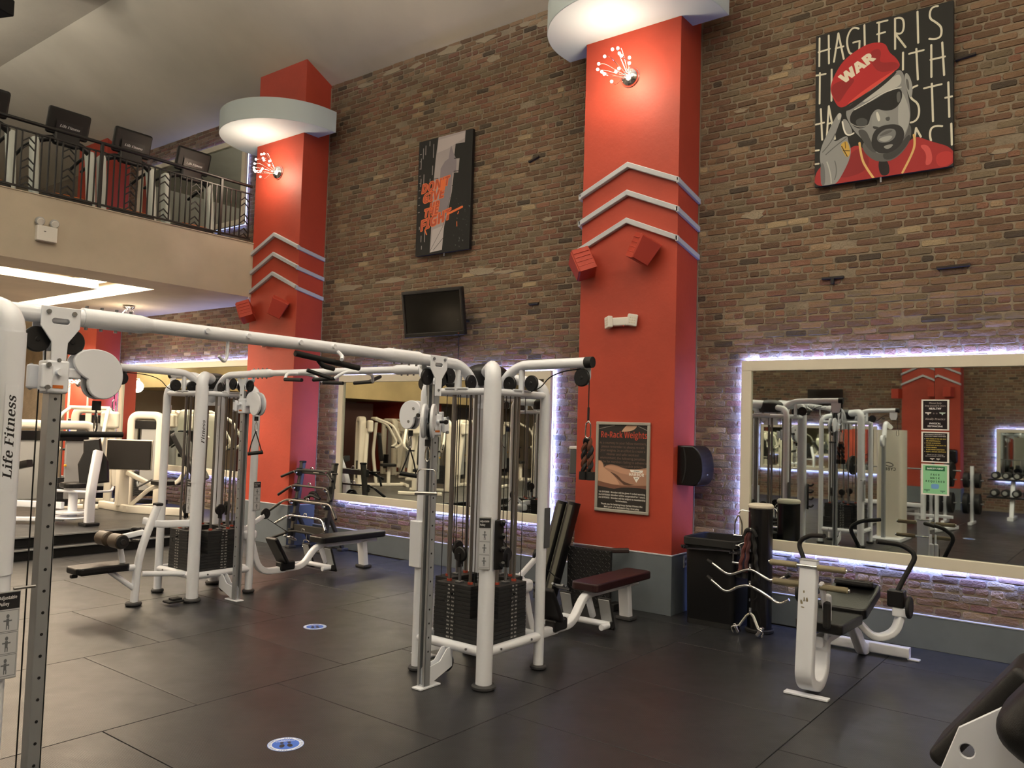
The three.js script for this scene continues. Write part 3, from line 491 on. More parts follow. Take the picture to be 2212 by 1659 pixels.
{
  const t = canvasTex(620, 1030, (x, w, h) => {
    const p = (X, Y) => { const u = (X - 213) / 368, top = 215 - 90 * u, bot = 998 - 38 * u; return [u * w, (Y - top) / (bot - top) * h]; };
    const poly = (pts, col) => { x.fillStyle = col; x.beginPath(); pts.forEach((q, i) => { const r = p(...q); i ? x.lineTo(...r) : x.moveTo(...r); }); x.closePath(); x.fill(); };
    const line = (pts, wd, col) => { x.strokeStyle = col; x.lineWidth = wd; x.lineCap = 'round'; x.lineJoin = 'round'; x.beginPath(); pts.forEach((q, i) => { const r = p(...q); i ? x.lineTo(...r) : x.moveTo(...r); }); x.stroke(); };
    x.fillStyle = '#171716'; x.fillRect(0, 0, w, h);
    poly([[350, 178], [535, 135], [532, 220], [470, 230], [462, 330], [500, 330], [495, 430], [465, 430], [455, 560], [440, 650], [410, 800], [400, 960], [315, 975], [320, 800], [325, 500], [335, 330]], '#a39a9c');
    poly([[350, 200], [530, 150], [530, 190], [420, 260], [345, 290]], '#b5acae'); poly([[440, 240], [455, 285], [480, 340], [480, 420], [455, 430], [450, 560], [430, 700], [395, 760], [365, 700], [372, 400], [400, 350], [425, 330], [432, 275]], '#857e86');
    poly([[330, 820], [410, 790], [400, 960], [318, 975]], '#b9b2b4');
    for (const a of [[[245, 260], [245, 330]], [[262, 240], [262, 300]], [[290, 210], [290, 240]], [[318, 230], [318, 320]], [[235, 470], [235, 520]], [[255, 440], [255, 510]], [[300, 470], [300, 560]], [[232, 330], [232, 400]], [[315, 380], [315, 440]], [[250, 860], [250, 900]], [[275, 830], [275, 900]], [[255, 930], [255, 950]], [[235, 800], [235, 815]]]) line(a, 9, '#8e888a');
    for (let k = 0; k < 9; k++) line([[222, 300 + k * 50], [232, 298 + k * 50]], 6, '#8e888a');
    for (let k = 0; k < 3; k++) { const y = 230 + k * 190, X = 475 - k * 10; line([[X, y], [X + 55, y - 8]], 5, '#171716'); line([[X, y + 22], [X + 50, y + 16]], 4, '#171716'); for (let j = 0; j < 6; j++) line([[X + j * 9, y], [X + j * 9, y + 100]], 3, '#171716'); line([[X - 10, y + 100], [X + 40, y + 96]], 6, '#171716'); }
    line([[315, 970], [400, 800], [445, 600]], 4, '#55504f'); line([[340, 960], [420, 860]], 4, '#2a2726'); line([[330, 470], [357, 466]], 4, '#171716');
    for (let k = 0; k < 40; k++) { const X = rr(470, 575), Y = rr(600, 950); poly([[X, Y], [X + rr(3, 12), Y + 3], [X + 5, Y + rr(4, 16)]], ['#4b5052', '#6a6f70', '#2c2f30'][k % 3]); }
    const O = '#e2703a', S = '#b4523c';
    const word = (txt, X, Y, ang, size) => { const r = p(X, Y); x.save(); x.translate(...r); x.rotate(ang); x.font = 'italic bold ' + size + 'px sans-serif'; x.lineWidth = 13; x.strokeStyle = O; x.strokeText(txt, 0, 0); x.lineWidth = 3; x.fillStyle = S; x.fillText(txt, 0, 0); x.restore(); };
    word("DON'T", 238, 572, -0.1, 108); word('GIVE', 250, 640, -0.1, 112); word('UP', 300, 690, -0.1, 90); word('THE', 262, 735, -0.1, 96); word('FIGHT', 240, 830, -0.2, 124);
    line([[430, 715], [528, 668]], 20, O); line([[505, 700], [500, 715]], 10, O); line([[495, 770], [497, 800]], 9, O); poly([[375, 480], [410, 470], [405, 550], [375, 550]], O); line([[275, 820], [288, 850]], 14, O);
  });
  const c = thing('canvas_painting', 'tall dark canvas of a city street with orange graffiti lettering', 'painting', [-7.225, 4.05, WZ + 0.03]);
  mesh('stretcher', bx(0.95, 1.565, 0.05, 0, 0.7825, 0.03, 0.004), M.black, c);
  mesh('painted_canvas', face(0.946, 1.561, 0, 0.7825, 0.0565), printMat(t, 0.75), c);
  mesh('hanging_clip', bx(0.014, 0.04, 0.01, 0.03, -0.02, 0.035, 0.002), M.grey, c);
}
{ // television, tilted down on its bracket
  const t = thing('television', 'black flat television tilted down on the brick below the graffiti canvas', 'television', [-7.14, 2.93, WZ + 0.016]);
  const s = group('set', t, [0, 0.30, 0.27]); s.rotation.set(0.16, 0.10, 0.0);
  mesh('bezel', [bx(0.97, 0.05, 0.06, 0, 0.275, 0, 0.012), bx(0.97, 0.06, 0.06, 0, -0.275, 0, 0.012), bx(0.045, 0.55, 0.06, -0.463, 0, 0, 0.012), bx(0.045, 0.55, 0.06, 0.463, 0, 0, 0.012), bx(0.9, 0.52, 0.05, 0, 0, -0.02, 0.01)], M.blackGloss, s);
  mesh('screen_glass', bx(0.885, 0.5, 0.008, 0, 0, 0.012, 0.002), M.screen, s);
  mesh('status_light', bx(0.02, 0.006, 0.004, 0.39, -0.28, 0.031, 0.001), std('#cc3a2a', 0.4), s);
  mesh('bracket', [rod([0, 0.3, 0], [0, 0.3, 0.25], 0.02, 8), bx(0.2, 0.25, 0.02, 0, 0.3, 0.012, 0.003), bx(0.03, 0.03, 0.22, 0.38, 0.2, 0.12, 0.004)], M.black, t);
}
{ // iron stubs left in the wall
  const I = [[-5.81, 5.06, 0.16, 0.3], [-5.75, 3.285, 0.14, 0.02], [-1.265, 3.30, 0.26, 0.02], [-2.274, 3.29, 0.2, 0.0], [-1.17, 5.13, 0.16, 0.1]];
  I.forEach(([x, y, w, r], i) => { const t = thing('wall_anchor', ['short rusty iron stub in the brick right of the graffiti canvas', 'thin iron stub in the brick right of the television', 'dark flat iron anchor in the brick over the signed mirror', 'rusty T-shaped iron anchor in the brick over the trash can end of the mirror', 'black iron stub in the brick beside the portrait canvas'][i], 'anchor', [x, y, WZ]); const g = bx(w, 0.022, 0.035, 0, 0, 0.018, 0.004); g.rotateZ(r); const parts = [g]; if (i === 3) parts.push(bx(0.03, 0.06, 0.03, 0, -0.03, 0.02, 0.004)); mesh('iron_bar', parts, i % 2 ? M.iron : std('#2c2521', 0.8), t); });
}
// ---------------------------------------------------------------- pillar fittings
{ // framed notice
  const tx = canvasTex(660, 980, (x, w, h) => {
    x.fillStyle = '#2b2724'; x.fillRect(0, 0, w, h);
    x.fillStyle = '#c9a287'; x.beginPath(); x.moveTo(310, 78); x.quadraticCurveTo(360, 10, 390, 0); x.lineTo(520, 0); x.quadraticCurveTo(500, 80, 310, 78); x.fill();
    x.strokeStyle = '#8c8680'; x.lineWidth = 8; x.beginPath(); x.moveTo(0, 50); x.lineTo(220, 5); x.moveTo(530, 10); x.lineTo(660, 60); x.stroke();
    x.fillStyle = '#b8432f'; x.font = 'bold 92px sans-serif'; x.textAlign = 'center'; x.save(); x.translate(w / 2 + 10, 150); x.scale(0.86, 1.1); x.fillText('Re-Rack Weights', 0, 0); x.restore();
    x.fillStyle = '#7d6155'; x.font = '37px sans-serif';
    ['As a courtesy to your fellow members,', 'please remember to always re-rack', 'your weights. In an effort to create a', 'cleaner and safer workout', 'environment, the following penalties', 'will be for members failing to adhere to', 'this gym\'s very reasonable policies.'].forEach((s, i) => x.fillText(s, w / 2, 225 + i * 44));
    const arm = (pts, c) => { x.fillStyle = c; x.beginPath(); x.moveTo(...pts[0]); for (let i = 1; i + 1 < pts.length; i += 2) x.quadraticCurveTo(...pts[i], ...pts[i + 1]); x.fill(); };
    arm([[0, 420], [70, 420], [80, 500], [150, 440], [290, 480], [420, 530], [660, 480], [660, 600], [660, 720], [400, 700], [230, 740], [0, 720], [0, 420]], '#a9806a');
    arm([[0, 430], [60, 425], [75, 500], [100, 520], [160, 550], [250, 600], [300, 690], [180, 700], [0, 670], [0, 500], [0, 430]], '#c79c82');
    arm([[90, 500], [160, 460], [290, 490], [420, 530], [660, 500], [660, 540], [660, 560], [450, 580], [320, 560], [180, 520], [90, 500]], '#c0937a');
    arm([[170, 550], [270, 570], [330, 640], [420, 680], [500, 680], [430, 700], [360, 690], [290, 640], [170, 550]], '#5a4034');
    arm([[0, 660], [200, 700], [330, 700], [520, 690], [660, 680], [660, 720], [660, 725], [400, 690], [230, 745], [100, 730], [0, 720]], '#7a5444');
    x.fillStyle = '#f1efe9'; x.beginPath(); x.moveTo(435, 512); x.lineTo(610, 512); x.lineTo(598, 540); x.lineTo(448, 540); x.fill(); x.font = 'bold 50px sans-serif'; x.fillText('HARBOR', 522, 582); x.beginPath(); x.moveTo(478, 590); x.lineTo(566, 590); x.lineTo(522, 655); x.fill(); x.fillStyle = '#444'; x.font = 'italic bold 19px sans-serif'; x.fillText('FITNESS', 522, 533); x.fillText('gym', 522, 612);
    x.fillStyle = '#e8e4dc'; x.font = 'bold 26px sans-serif'; x.textAlign = 'left';
    ['1st OFFENSE:  Member will be given 1 verbal warning.', '2nd OFFENSE: Member will be suspended for 1 week.', '3rd OFFENSE:  Member will be subject to membership'].forEach((s, i) => x.fillText(s, 14, 795 + i * 33, 632)); x.textAlign = 'center'; x.fillText('termination.', w / 2, 892); x.fillText('Thank you for helping keep Harbor Fitness the', w / 2, 935, 560); x.fillText('Best part of a Members Day, Everyday', w / 2, 966, 520);
  });
  const t = thing('framed_notice', 'silver-framed dark notice with red heading on the red pillar', 'notice', [-4.217, 0.955, PZ]), w = 0.635, h = 0.93;
  mesh('frame', [bx(w, 0.032, 0.025, 0, 0.016, 0.014, 0.006), bx(w, 0.032, 0.025, 0, h - 0.016, 0.014, 0.006), bx(0.032, h - 0.06, 0.025, -w / 2 + 0.016, h / 2, 0.014, 0.006), bx(0.032, h - 0.06, 0.025, w / 2 - 0.016, h / 2, 0.014, 0.006)], std('#b9b8b0', 0.35, { metalness: 0.5 }), t);
  mesh('printed_sheet', face(w - 0.06, h - 0.06, 0, h / 2, 0.013), printMat(tx, 0.45), t); mesh('backing_board', bx(w - 0.03, h - 0.03, 0.008, 0, h / 2, 0.006, 0), M.black, t);
}
{ // paper towel dispenser on the side of the pillar
  const t = thing('towel_dispenser', 'black rounded paper towel dispenser on the side of the red pillar', 'dispenser', [-3.637, 1.285, 0.30]);
  const s = new THREE.Shape(); s.moveTo(0, 0); s.lineTo(0.17, 0.0); s.quadraticCurveTo(0.235, 0.02, 0.24, 0.15); s.quadraticCurveTo(0.24, 0.33, 0.15, 0.37); s.lineTo(0, 0.37); s.closePath();
  const g = new THREE.ExtrudeGeometry(s, { depth: 0.27, bevelEnabled: true, bevelSize: 0.012, bevelThickness: 0.012, bevelSegments: 2, curveSegments: 10 }); g.translate(0, 0, -0.135); mesh('cover', g, M.blackGloss, t);
  const s2 = new THREE.Shape(); s2.moveTo(0.05, 0.01); s2.quadraticCurveTo(0.12, 0.18, 0.06, 0.36); s2.lineTo(0.05, 0.36); s2.quadraticCurveTo(0.10, 0.18, 0.04, 0.01); mesh('side_seam', mv(new THREE.ExtrudeGeometry(s2, { depth: 0.004, bevelEnabled: false }), 0, 0, 0.146), M.rubber, t);
  mesh('paper_slot', bx(0.16, 0.012, 0.22, 0.1, -0.008, 0, 0.004), M.rubber, t); mesh('maker_badge', bx(0.004, 0.012, 0.03, 0.246, 0.10, 0, 0.001), M.grey, t);
}
{ const t = thing('wipe_dispenser', 'grey wipe dispenser with pale top on the shaded side of the red pillar', 'dispenser', [-4.79, 1.31, 0.36]); mesh('body', bx(0.13, 0.27, 0.2, -0.065, 0.135, 0, 0.012), M.greyDark, t); mesh('lid', bx(0.145, 0.035, 0.215, -0.066, 0.285, 0, 0.01), M.plastic, t); mesh('front_panel', bx(0.006, 0.2, 0.15, -0.133, 0.13, 0, 0.003), M.grey, t); }
{ const t = thing('power_outlet', 'grey power outlet low on the pillar beside the trash can', 'outlet', [-3.642, 0.44, 0.245]); mesh('cover_plate', bx(0.008, 0.12, 0.075, 0.004, 0.06, 0, 0.003), M.grey, t); mesh('socket', [bx(0.006, 0.03, 0.035, 0.008, 0.035, 0, 0.003), bx(0.006, 0.03, 0.035, 0.008, 0.085, 0, 0.003)], M.greyDark, t); }
// three signs on the mirror
{
  const logo = (x, cx, cy, s, c) => { x.fillStyle = c; x.beginPath(); x.moveTo(cx - s, cy - s * 0.45); x.lineTo(cx + s, cy - s * 0.45); x.lineTo(cx + s * 0.85, cy); x.lineTo(cx + s * 0.35, cy); x.lineTo(cx, cy + s * 0.6); x.lineTo(cx - s * 0.35, cy); x.lineTo(cx - s * 0.85, cy); x.fill(); };
  const base = (x, w, h, c) => { x.fillStyle = '#eeeae6'; x.fillRect(0, 0, w, h); x.fillStyle = c; x.fillRect(26, 20, w - 52, h - 40); x.textAlign = 'center'; };
  const A = canvasTex(400, 490, (x, w, h) => { base(x, w, h, '#1b1518'); x.fillStyle = '#cfc6c2'; x.font = 'italic 34px serif'; x.fillText('Please help', 200, 70); x.fillText('keep yourself & others', 200, 112, 300); x.fillStyle = '#fff'; x.font = 'bold 42px sans-serif'; x.fillText('HEALTHY', 200, 162); logo(x, 100, 225, 46, '#d9d4d0'); logo(x, 305, 225, 46, '#bfd3c6'); x.fillStyle = '#6b6163'; x.beginPath(); x.arc(180, 222, 13, 0, 7); x.arc(224, 222, 13, 0, 7); x.fill(); x.fillStyle = '#cfc6c2'; x.font = 'italic 40px serif'; x.fillText('Kindly Practice', 200, 325); x.fillStyle = '#fff'; x.font = 'bold 36px sans-serif'; x.fillText('PHYSICAL', 200, 395); x.fillText('DISTANCING', 200, 440); });
  const B = canvasTex(400, 490, (x, w, h) => { base(x, w, h, '#181416'); x.fillStyle = '#e8e4e0'; x.font = 'bold 20px sans-serif'; x.fillText('WE STRONGLY ENCOURAGE ALL', 200, 52, 300); x.fillText('PLEASE DON\'T FORGET TO DO THESE', 200, 80, 310); x.textAlign = 'left'; x.fillStyle = '#d7c25c'; x.font = 'bold 24px sans-serif'; ['STAY HOME IF YOU ARE SICK', 'OR SYMPTOMATIC', 'CLEAN & SANITIZE', 'EQUIPMENT AFTER EACH USE', 'WASH HANDS', '& USE HAND SANITIZER', 'KEEP A SOCIAL DISTANCE'].forEach((s, i) => x.fillText(s, 70, 122 + i * 34, 290)); x.fillStyle = '#e8e4e0'; [0, 2, 4, 6].forEach(i => { x.beginPath(); x.arc(52, 114 + i * 34, 5, 0, 7); x.fill(); }); x.textAlign = 'center'; x.font = 'italic 22px serif'; x.fillText('Thank you for keeping', 200, 372); x.fillText('our community safe & well', 200, 396); logo(x, 160, 436, 34, '#cfcac6'); logo(x, 245, 436, 30, '#cfcac6'); });
  const D = canvasTex(400, 490, (x, w, h) => { base(x, w, h, '#8fd0a0'); x.fillStyle = '#1d6b45'; x.fillRect(62, 38, 280, 68); x.fillStyle = '#fff'; x.font = 'bold 38px sans-serif'; x.fillText('SAFETY FIRST', 202, 86, 250); x.fillStyle = '#14382a'; x.font = 'bold 42px sans-serif'; const sp = (s, y) => { const n = s.length; [...s].forEach((ch, i) => x.fillText(ch, 202 + (i - (n - 1) / 2) * 36, y)); }; sp('FACE', 185); sp('MASK', 237); sp('REQUIRED', 290); x.fillStyle = '#6fa0d8'; x.beginPath(); x.moveTo(150, 320); x.quadraticCurveTo(202, 305, 256, 320); x.quadraticCurveTo(262, 360, 250, 385); x.quadraticCurveTo(202, 402, 152, 385); x.quadraticCurveTo(140, 360, 150, 320); x.fill(); logo(x, 85, 425, 46, '#5c8f70'); logo(x, 310, 430, 38, '#5c8f70'); });
  [[A, 1.88, 'black sign reading HEALTHY and PHYSICAL DISTANCING, topmost of three on the mirror'], [B, 1.602, 'black sign with yellow list, middle of three on the mirror'], [D, 1.325, 'green sign reading FACE MASK REQUIRED, lowest of three on the mirror']].forEach(([tx, y, lb]) => { const t = thing('paper_sign', lb, 'sign', [-1.395, y, WZ + 0.066]); mesh('printed_sheet', bx(0.215, 0.265, 0.0015, 0, 0.1325, 0.001, 0), [M.paper, M.paper, M.paper, M.paper, printMat(tx, 0.35), M.paper][4], t); });
}
// floor stickers
{
  const tx = canvasTex(420, 420, (x) => { x.fillStyle = '#3f6fd0'; x.fillRect(0, 0, 420, 420); x.fillStyle = '#dce8ff'; x.beginPath(); x.arc(210, 210, 204, 0, 7); x.fill(); x.fillStyle = '#3f6ed2'; x.beginPath(); x.arc(210, 210, 156, 0, 7); x.fill(); x.strokeStyle = '#dce8ff'; x.lineWidth = 5; x.beginPath(); x.arc(210, 210, 163, 0, 7); x.stroke(); x.fillStyle = '#35508c'; x.font = 'bold 34px sans-serif'; x.textAlign = 'center'; [...'KEEP YOUR DISTANCE • KEEP YOUR DISTANCE • '].forEach((c, i, a) => { x.save(); x.translate(210, 210); x.rotate(i / a.length * 2 * PI); x.fillText(c, 0, -172); x.restore(); }); x.fillStyle = '#262a33'; for (const [cx, s] of [[165, -1], [255, 1]]) { x.beginPath(); x.ellipse(cx, 165, 30, 52, s * 0.12, 0, 7); x.fill(); x.beginPath(); x.ellipse(cx - s * 4, 255, 22, 26, 0, 0, 7); x.fill(); } x.fillStyle = '#e6efff'; x.font = 'bold 30px sans-serif'; x.fillText('SOCIAL DISTANCE', 210, 312, 220); x.fillText('PLEASE', 210, 342); });
  const m = printMat(tx, 0.4);
  [[-3.78, 4.965, 'blue round footprint sticker on the rubber floor below the near cable beam'], [-5.745, 3.18, 'blue round footprint sticker on the rubber floor between the two cable towers']].forEach(([x, z, lb]) => { const t = thing('floor_sticker', lb, 'sticker', [x, 0, z]); const g = new THREE.CylinderGeometry(0.1, 0.1, 0.0015, 40); g.translate(0, 0.001, 0); const uv = g.attributes.uv; g.rotateY(-0.6); mesh('printed_disc', g, m, t); });
  for (const [x, z] of [[-1.2, 6.8], [-0.3, 7.6], [-2.6, 9.4]]) { const t = thing('floor_sticker', 'blue round footprint sticker on the open floor seen in the mirror', 'sticker', [x, 0, z], 0, 'floor stickers in the mirror'); const g = new THREE.CylinderGeometry(0.1, 0.1, 0.0015, 32); g.translate(0, 0.001, 0); mesh('printed_disc', g, m, t); }
}

// ---------------------------------------------------------------- cable towers
const HS = 0.32, BEAMY = 2.25, RINGY = 2.045;
const scriptT = (txt, w, h, size, bg = '#eaeef6', col = '#1c1c20', font = 'italic bold') => canvasTex(w, h, (x) => { x.fillStyle = bg; x.fillRect(0, 0, w, h); x.fillStyle = col; x.font = font + ' ' + size + 'px serif'; x.textAlign = 'center'; x.textBaseline = 'middle'; x.fillText(txt, w / 2, h / 2, w * 0.96); });
const letterMat = printMat(scriptT('Life Fitness', 640, 90, 86), 0.35), letterMat2 = printMat(scriptT('Fitness', 360, 90, 86), 0.35);
const numT = canvasTex(128, 1024, (x, w, h) => { x.fillStyle = '#222325'; x.fillRect(0, 0, w, h); x.fillStyle = '#dcdcd6'; x.font = 'bold 34px sans-serif'; x.textAlign = 'center'; x.textBaseline = 'middle'; ['10', '15', '20', '27.5', '35', '42.5', '50', '57.5', '65', '72.5', '80', '87.5', '95', '102.5', '110', '117.5'].forEach((s, i) => { const y = (i + 0.5) * 64; x.fillText(s, 30, y, 50); x.fillText(s, 98, y, 50); x.fillStyle = '#0a0a0a'; x.beginPath(); x.arc(64, y, 9, 0, 7); x.fill(); x.fillStyle = '#dcdcd6'; }); });
const numMat = printMat(numT, 0.5);
const cardT = canvasTex(128, 360, (x, w, h) => { x.fillStyle = '#b8bbc0'; x.fillRect(0, 0, w, h); x.fillStyle = '#1b1b1f'; x.fillRect(0, 0, w, 70); x.fillStyle = '#e8e8e8'; x.font = 'bold 20px sans-serif'; x.fillText('Adjustable', 8, 28, 110); x.fillText('Pulley', 8, 54, 110); for (let i = 0; i < 3; i++) { x.strokeStyle = '#5a5c60'; x.lineWidth = 2; x.strokeRect(5, 76 + i * 94, w - 10, 88); x.fillStyle = '#5e6166'; x.beginPath(); x.arc(64, 100 + i * 94, 9, 0, 7); x.fill(); x.fillRect(56, 110 + i * 94, 16, 30); x.fillRect(40, 116 + i * 94, 48, 6); x.fillRect(56, 138 + i * 94, 6, 18); x.fillRect(68, 138 + i * 94, 6, 18); } });
const cardMat = printMat(cardT, 0.5);
const wheel = (r, c, axis) => [disc(r, 0.022, c, axis, 28, 0.005), disc(r * 0.2, 0.03, c, axis, 12, 0.003)];
function wheelPart(name, r, c, axis, parent) { mesh(name, [disc(r, 0.024, c, axis, 28, 0.005), disc(r * 0.8, 0.028, c, axis, 28, 0.003)], M.black, parent); mesh(name.replace('wheel', 'hub').replace('pulley_hub', 'pulley_hub'), disc(r * 0.16, 0.036, c, axis, 12, 0.003), M.steel, parent); }
const plateG = {};
function stack(t, ang, flip) {
  const g = group('weight_stack', t, [0, 0, 0], ang), z = 0.235, n = 16, s = flip ? -1 : 1;
  plateG.up = plateG.up || bx(0.33, 0.0268, 0.14, 0, 0, 0, 0.003); plateG.lo = plateG.lo || bx(0.41, 0.0268, 0.14, 0, 0, 0, 0.003);
  for (let i = 0; i < n; i++) { const lo = i < 8, m = new THREE.Mesh(lo ? plateG.lo : plateG.up, M.plate); m.name = 'weight_plate'; m.position.set(lo ? s * 0.035 : 0, 0.235 + i * 0.028, z); m.castShadow = m.receiveShadow = true; g.add(m); }
  mesh('number_label', face(0.075, 16 * 0.028, -s * 0.02, 0.235 + 7.5 * 0.028, z + 0.0712), numMat, g);
  mesh('guide_rod', [rod([-0.1, 0.2, z], [-0.1, RINGY, z], 0.0125, 10), rod([0.1, 0.2, z], [0.1, RINGY, z], 0.0125, 10)], M.rod, g);
  for (const x of [-0.1, 0.1]) mesh('red_bushing', rod([x, 0.668, z], [x, 0.685, z], 0.019, 10), M.redBush, g);
  mesh('selector_stem', [rod([0, 0.67, z], [0, 0.8, z], 0.011, 8), bx(0.05, 0.012, 0.05, 0, 0.676, z, 0.003)], M.steel, g);
  mesh('stack_pulley', [disc(0.055, 0.03, [0, 0.87, z], 'z', 24), bx(0.02, 0.1, 0.045, 0, 0.83, z, 0.004)], M.black, g);
  mesh('lift_cable', [rod([-0.05, 0.87, z], [-0.05, RINGY, z], 0.0035, 5), rod([0.05, 0.87, z], [0.05, RINGY, z], 0.0035, 5), rod([0.155, 0.2, z + 0.02], [0.155, RINGY, z + 0.02], 0.003, 5)], M.cable, g);
  mesh('base_plate', bx(0.46, 0.012, 0.17, s * 0.02, 0.212, z, 0.003), M.white, g);
  mesh('selector_pin', [rod([0, 0.6, z + 0.06], [0, 0.6, z + 0.1], 0.007, 8), tube([[0, 0.6, z + 0.1], [-0.04, 0.59, z + 0.11], [-0.06, 0.55, z + 0.1], [-0.03, 0.53, z + 0.09], [0, 0.57, z + 0.09]], 0.003, 0.02, 5, 3)], M.black, g);
}
function kidney() { // swivel pulley cover outline in the YZ plane, notch toward the column
  const s = new THREE.Shape(); s.moveTo(-0.02, -0.02); s.bezierCurveTo(-0.03, -0.11, 0.06, -0.13, 0.105, -0.085); s.bezierCurveTo(0.15, -0.04, 0.15, 0.06, 0.08, 0.1); s.bezierCurveTo(0.02, 0.13, -0.07, 0.12, -0.085, 0.065); s.bezierCurveTo(-0.09, 0.03, -0.06, 0.0, -0.02, -0.02);
  const g = new THREE.ExtrudeGeometry(s, { depth: 0.012, bevelEnabled: true, bevelSize: 0.004, bevelThickness: 0.004, bevelSegments: 1, curveSegments: 12 }); g.rotateY(-PI / 2); return g; // local x -> z
}
function crossStation(t, ang, h, hang, z = 0.58, swivel = 0) {
  const g = group('pulley_column', t, [0, 0, 0], ang);
  mesh('column_channel', [bx(0.062, 2.06, 0.006, 0, 1.05, z - 0.025, 0), bx(0.006, 2.06, 0.055, -0.03, 1.05, z, 0), bx(0.006, 2.06, 0.055, 0.03, 1.05, z, 0), bx(0.018, 2.06, 0.006, -0.024, 1.05, z + 0.026, 0), bx(0.018, 2.06, 0.006, 0.024, 1.05, z + 0.026, 0)], M.galv, g);
  mesh('adjustment_hole', Array.from({ length: 18 }, (_, i) => [-1, 1].map(s => rod([s * 0.0325, 0.25 + i * 0.095, z], [s * 0.034, 0.25 + i * 0.095, z], 0.007, 8))), M.cable, g);
  const tr = extr([[-0.085, 0.06], [0.085, 0.06], [0.085, -0.03], [0.035, -0.10], [0.03, -0.22], [-0.03, -0.22], [-0.035, -0.10], [-0.085, -0.03]], 0.008, 0.002, [Array.from({ length: 16 }, (_, i) => { const a = i / 16 * 2 * PI; return [Math.sign(Math.cos(a)) * 0.025 + 0.013 * Math.cos(a), -0.005 + 0.013 * Math.sin(a)]; })]);
  tr.rotateY(PI / 2); const a = tr.clone().translate(0.042, BEAMY - 0.03, z), b = tr.clone().translate(-0.042, BEAMY - 0.03, z);
  mesh('top_bracket', [a, b], M.white, g);
  mesh('bracket_bolt', [-0.055, 0.055].flatMap(dz => [-1, 1].map(s => rod([s * 0.045, BEAMY + 0.005, z + dz], [s * 0.053, BEAMY + 0.005, z + dz], 0.011, 8))).concat([rod([-0.053, BEAMY - 0.21, z], [0.053, BEAMY - 0.21, z], 0.009, 8)]), M.steel, g);
  for (const [dz, y] of [[-0.08, 2.13], [0.07, 2.13]]) mesh('pulley_wheel', wheel(0.058, [0, y, z + dz], 'x'), M.black, g);
  // foot: twin curved plates with a low pulley between them
  const fin = extr([[0, 0.01], [-0.26, 0.10], [-0.26, 0.235], [-0.2, 0.235], [-0.13, 0.16], [-0.02, 0.14], [0.0, 0.12]], 0.008, 0.002); fin.rotateY(-PI / 2);
  mesh('foot_plate', [fin.clone().translate(0.026, 0, z), fin.clone().translate(-0.026, 0, z), bx(0.085, 0.012, 0.2, 0, 0.008, z - 0.03, 0.003)], M.white, g);
  mesh('low_pulley', wheel(0.06, [0, 0.12, z - 0.24], 'x'), M.black, g);
  mesh('column_cable', [rod([0.0, 0.12, z - 0.06], [0.0, h - 0.06, z - 0.06], 0.0035, 6), rod([0, h + 0.06, z - 0.04], [0, 2.1, z - 0.04], 0.0035, 6)], M.cable, g);
  // sliding carriage
  const c = group('swivel_carriage', t, [0, 0, 0], ang);
  mesh('sleeve', [bx(0.1, 0.15, 0.1, 0, h, z, 0.012), rod([-0.075, h + 0.02, z], [0.075, h + 0.02, z], 0.016, 10), bx(0.03, 0.11, 0.05, -0.07, h, z - 0.06, 0.01), bx(0.03, 0.11, 0.05, 0.07, h, z - 0.06, 0.01)], M.white, c);
  for (const q of [-1, 1]) mesh('warning_tag', bx(0.002, 0.014, 0.045, q * 0.051, h - 0.045, z, 0), M.orangeTag, c, 'small orange warning label');
  mesh('carriage_bolt', [-1, 1].flatMap(s => [0.05, -0.05].map(d => rod([s * 0.085, h + d, z - 0.06], [s * 0.095, h + d, z - 0.06], 0.011, 8))), M.steel, c);
  mesh('pull_pin', [rod([0.075, h + 0.02, z], [0.12, h + 0.02, z], 0.01, 8), rod([0.12, h + 0.02, z], [0.135, h + 0.02, z], 0.016, 8)], M.black, c);
  const sw = new THREE.Matrix4().makeTranslation(0, 0, z).multiply(new THREE.Matrix4().makeRotationY(swivel)).multiply(new THREE.Matrix4().makeTranslation(0, 0, -z)), first = c.children.length;
  const k = kidney(); mesh('pulley_cover', [k.clone().translate(0.036, h + 0.02, z + 0.16), k.clone().translate(-0.024, h + 0.02, z + 0.16), bx(0.05, 0.05, 0.08, 0, h + 0.02, z + 0.075, 0.01)], M.white, c, 'white kidney-shaped pulley cover');
  mesh('swivel_wheel', [...wheel(0.05, [0.003, h + 0.06, z + 0.14], 'x'), ...wheel(0.05, [0.003, h - 0.035, z + 0.20], 'x')], M.black, c);
  mesh('cover_bolt', [rod([0.036, h + 0.075, z + 0.14], [0.044, h + 0.075, z + 0.14], 0.012, 8), rod([0.036, h - 0.03, z + 0.19], [0.044, h - 0.03, z + 0.19], 0.012, 8)], M.steel, c);
  const hz = z + 0.20; mesh('stop_sleeve', rod([0, h - 0.10, hz], [0, h - 0.145, hz], 0.02, 12), M.rubber, c);
  mesh('snap_hook', tube([[0, h - 0.145, hz], [0.014, h - 0.18, hz], [0.014, h - 0.235, hz], [0, h - 0.25, hz], [-0.014, h - 0.235, hz], [-0.014, h - 0.18, hz], [0, h - 0.15, hz]], 0.0045, 0.015, 6, 3), M.chrome, c);
  if (hang === 'bar') { mesh('hung_bar', rod([0, h - 0.258, hz - 0.17], [0, h - 0.258, hz + 0.13], 0.014, 10), M.grip, c); }
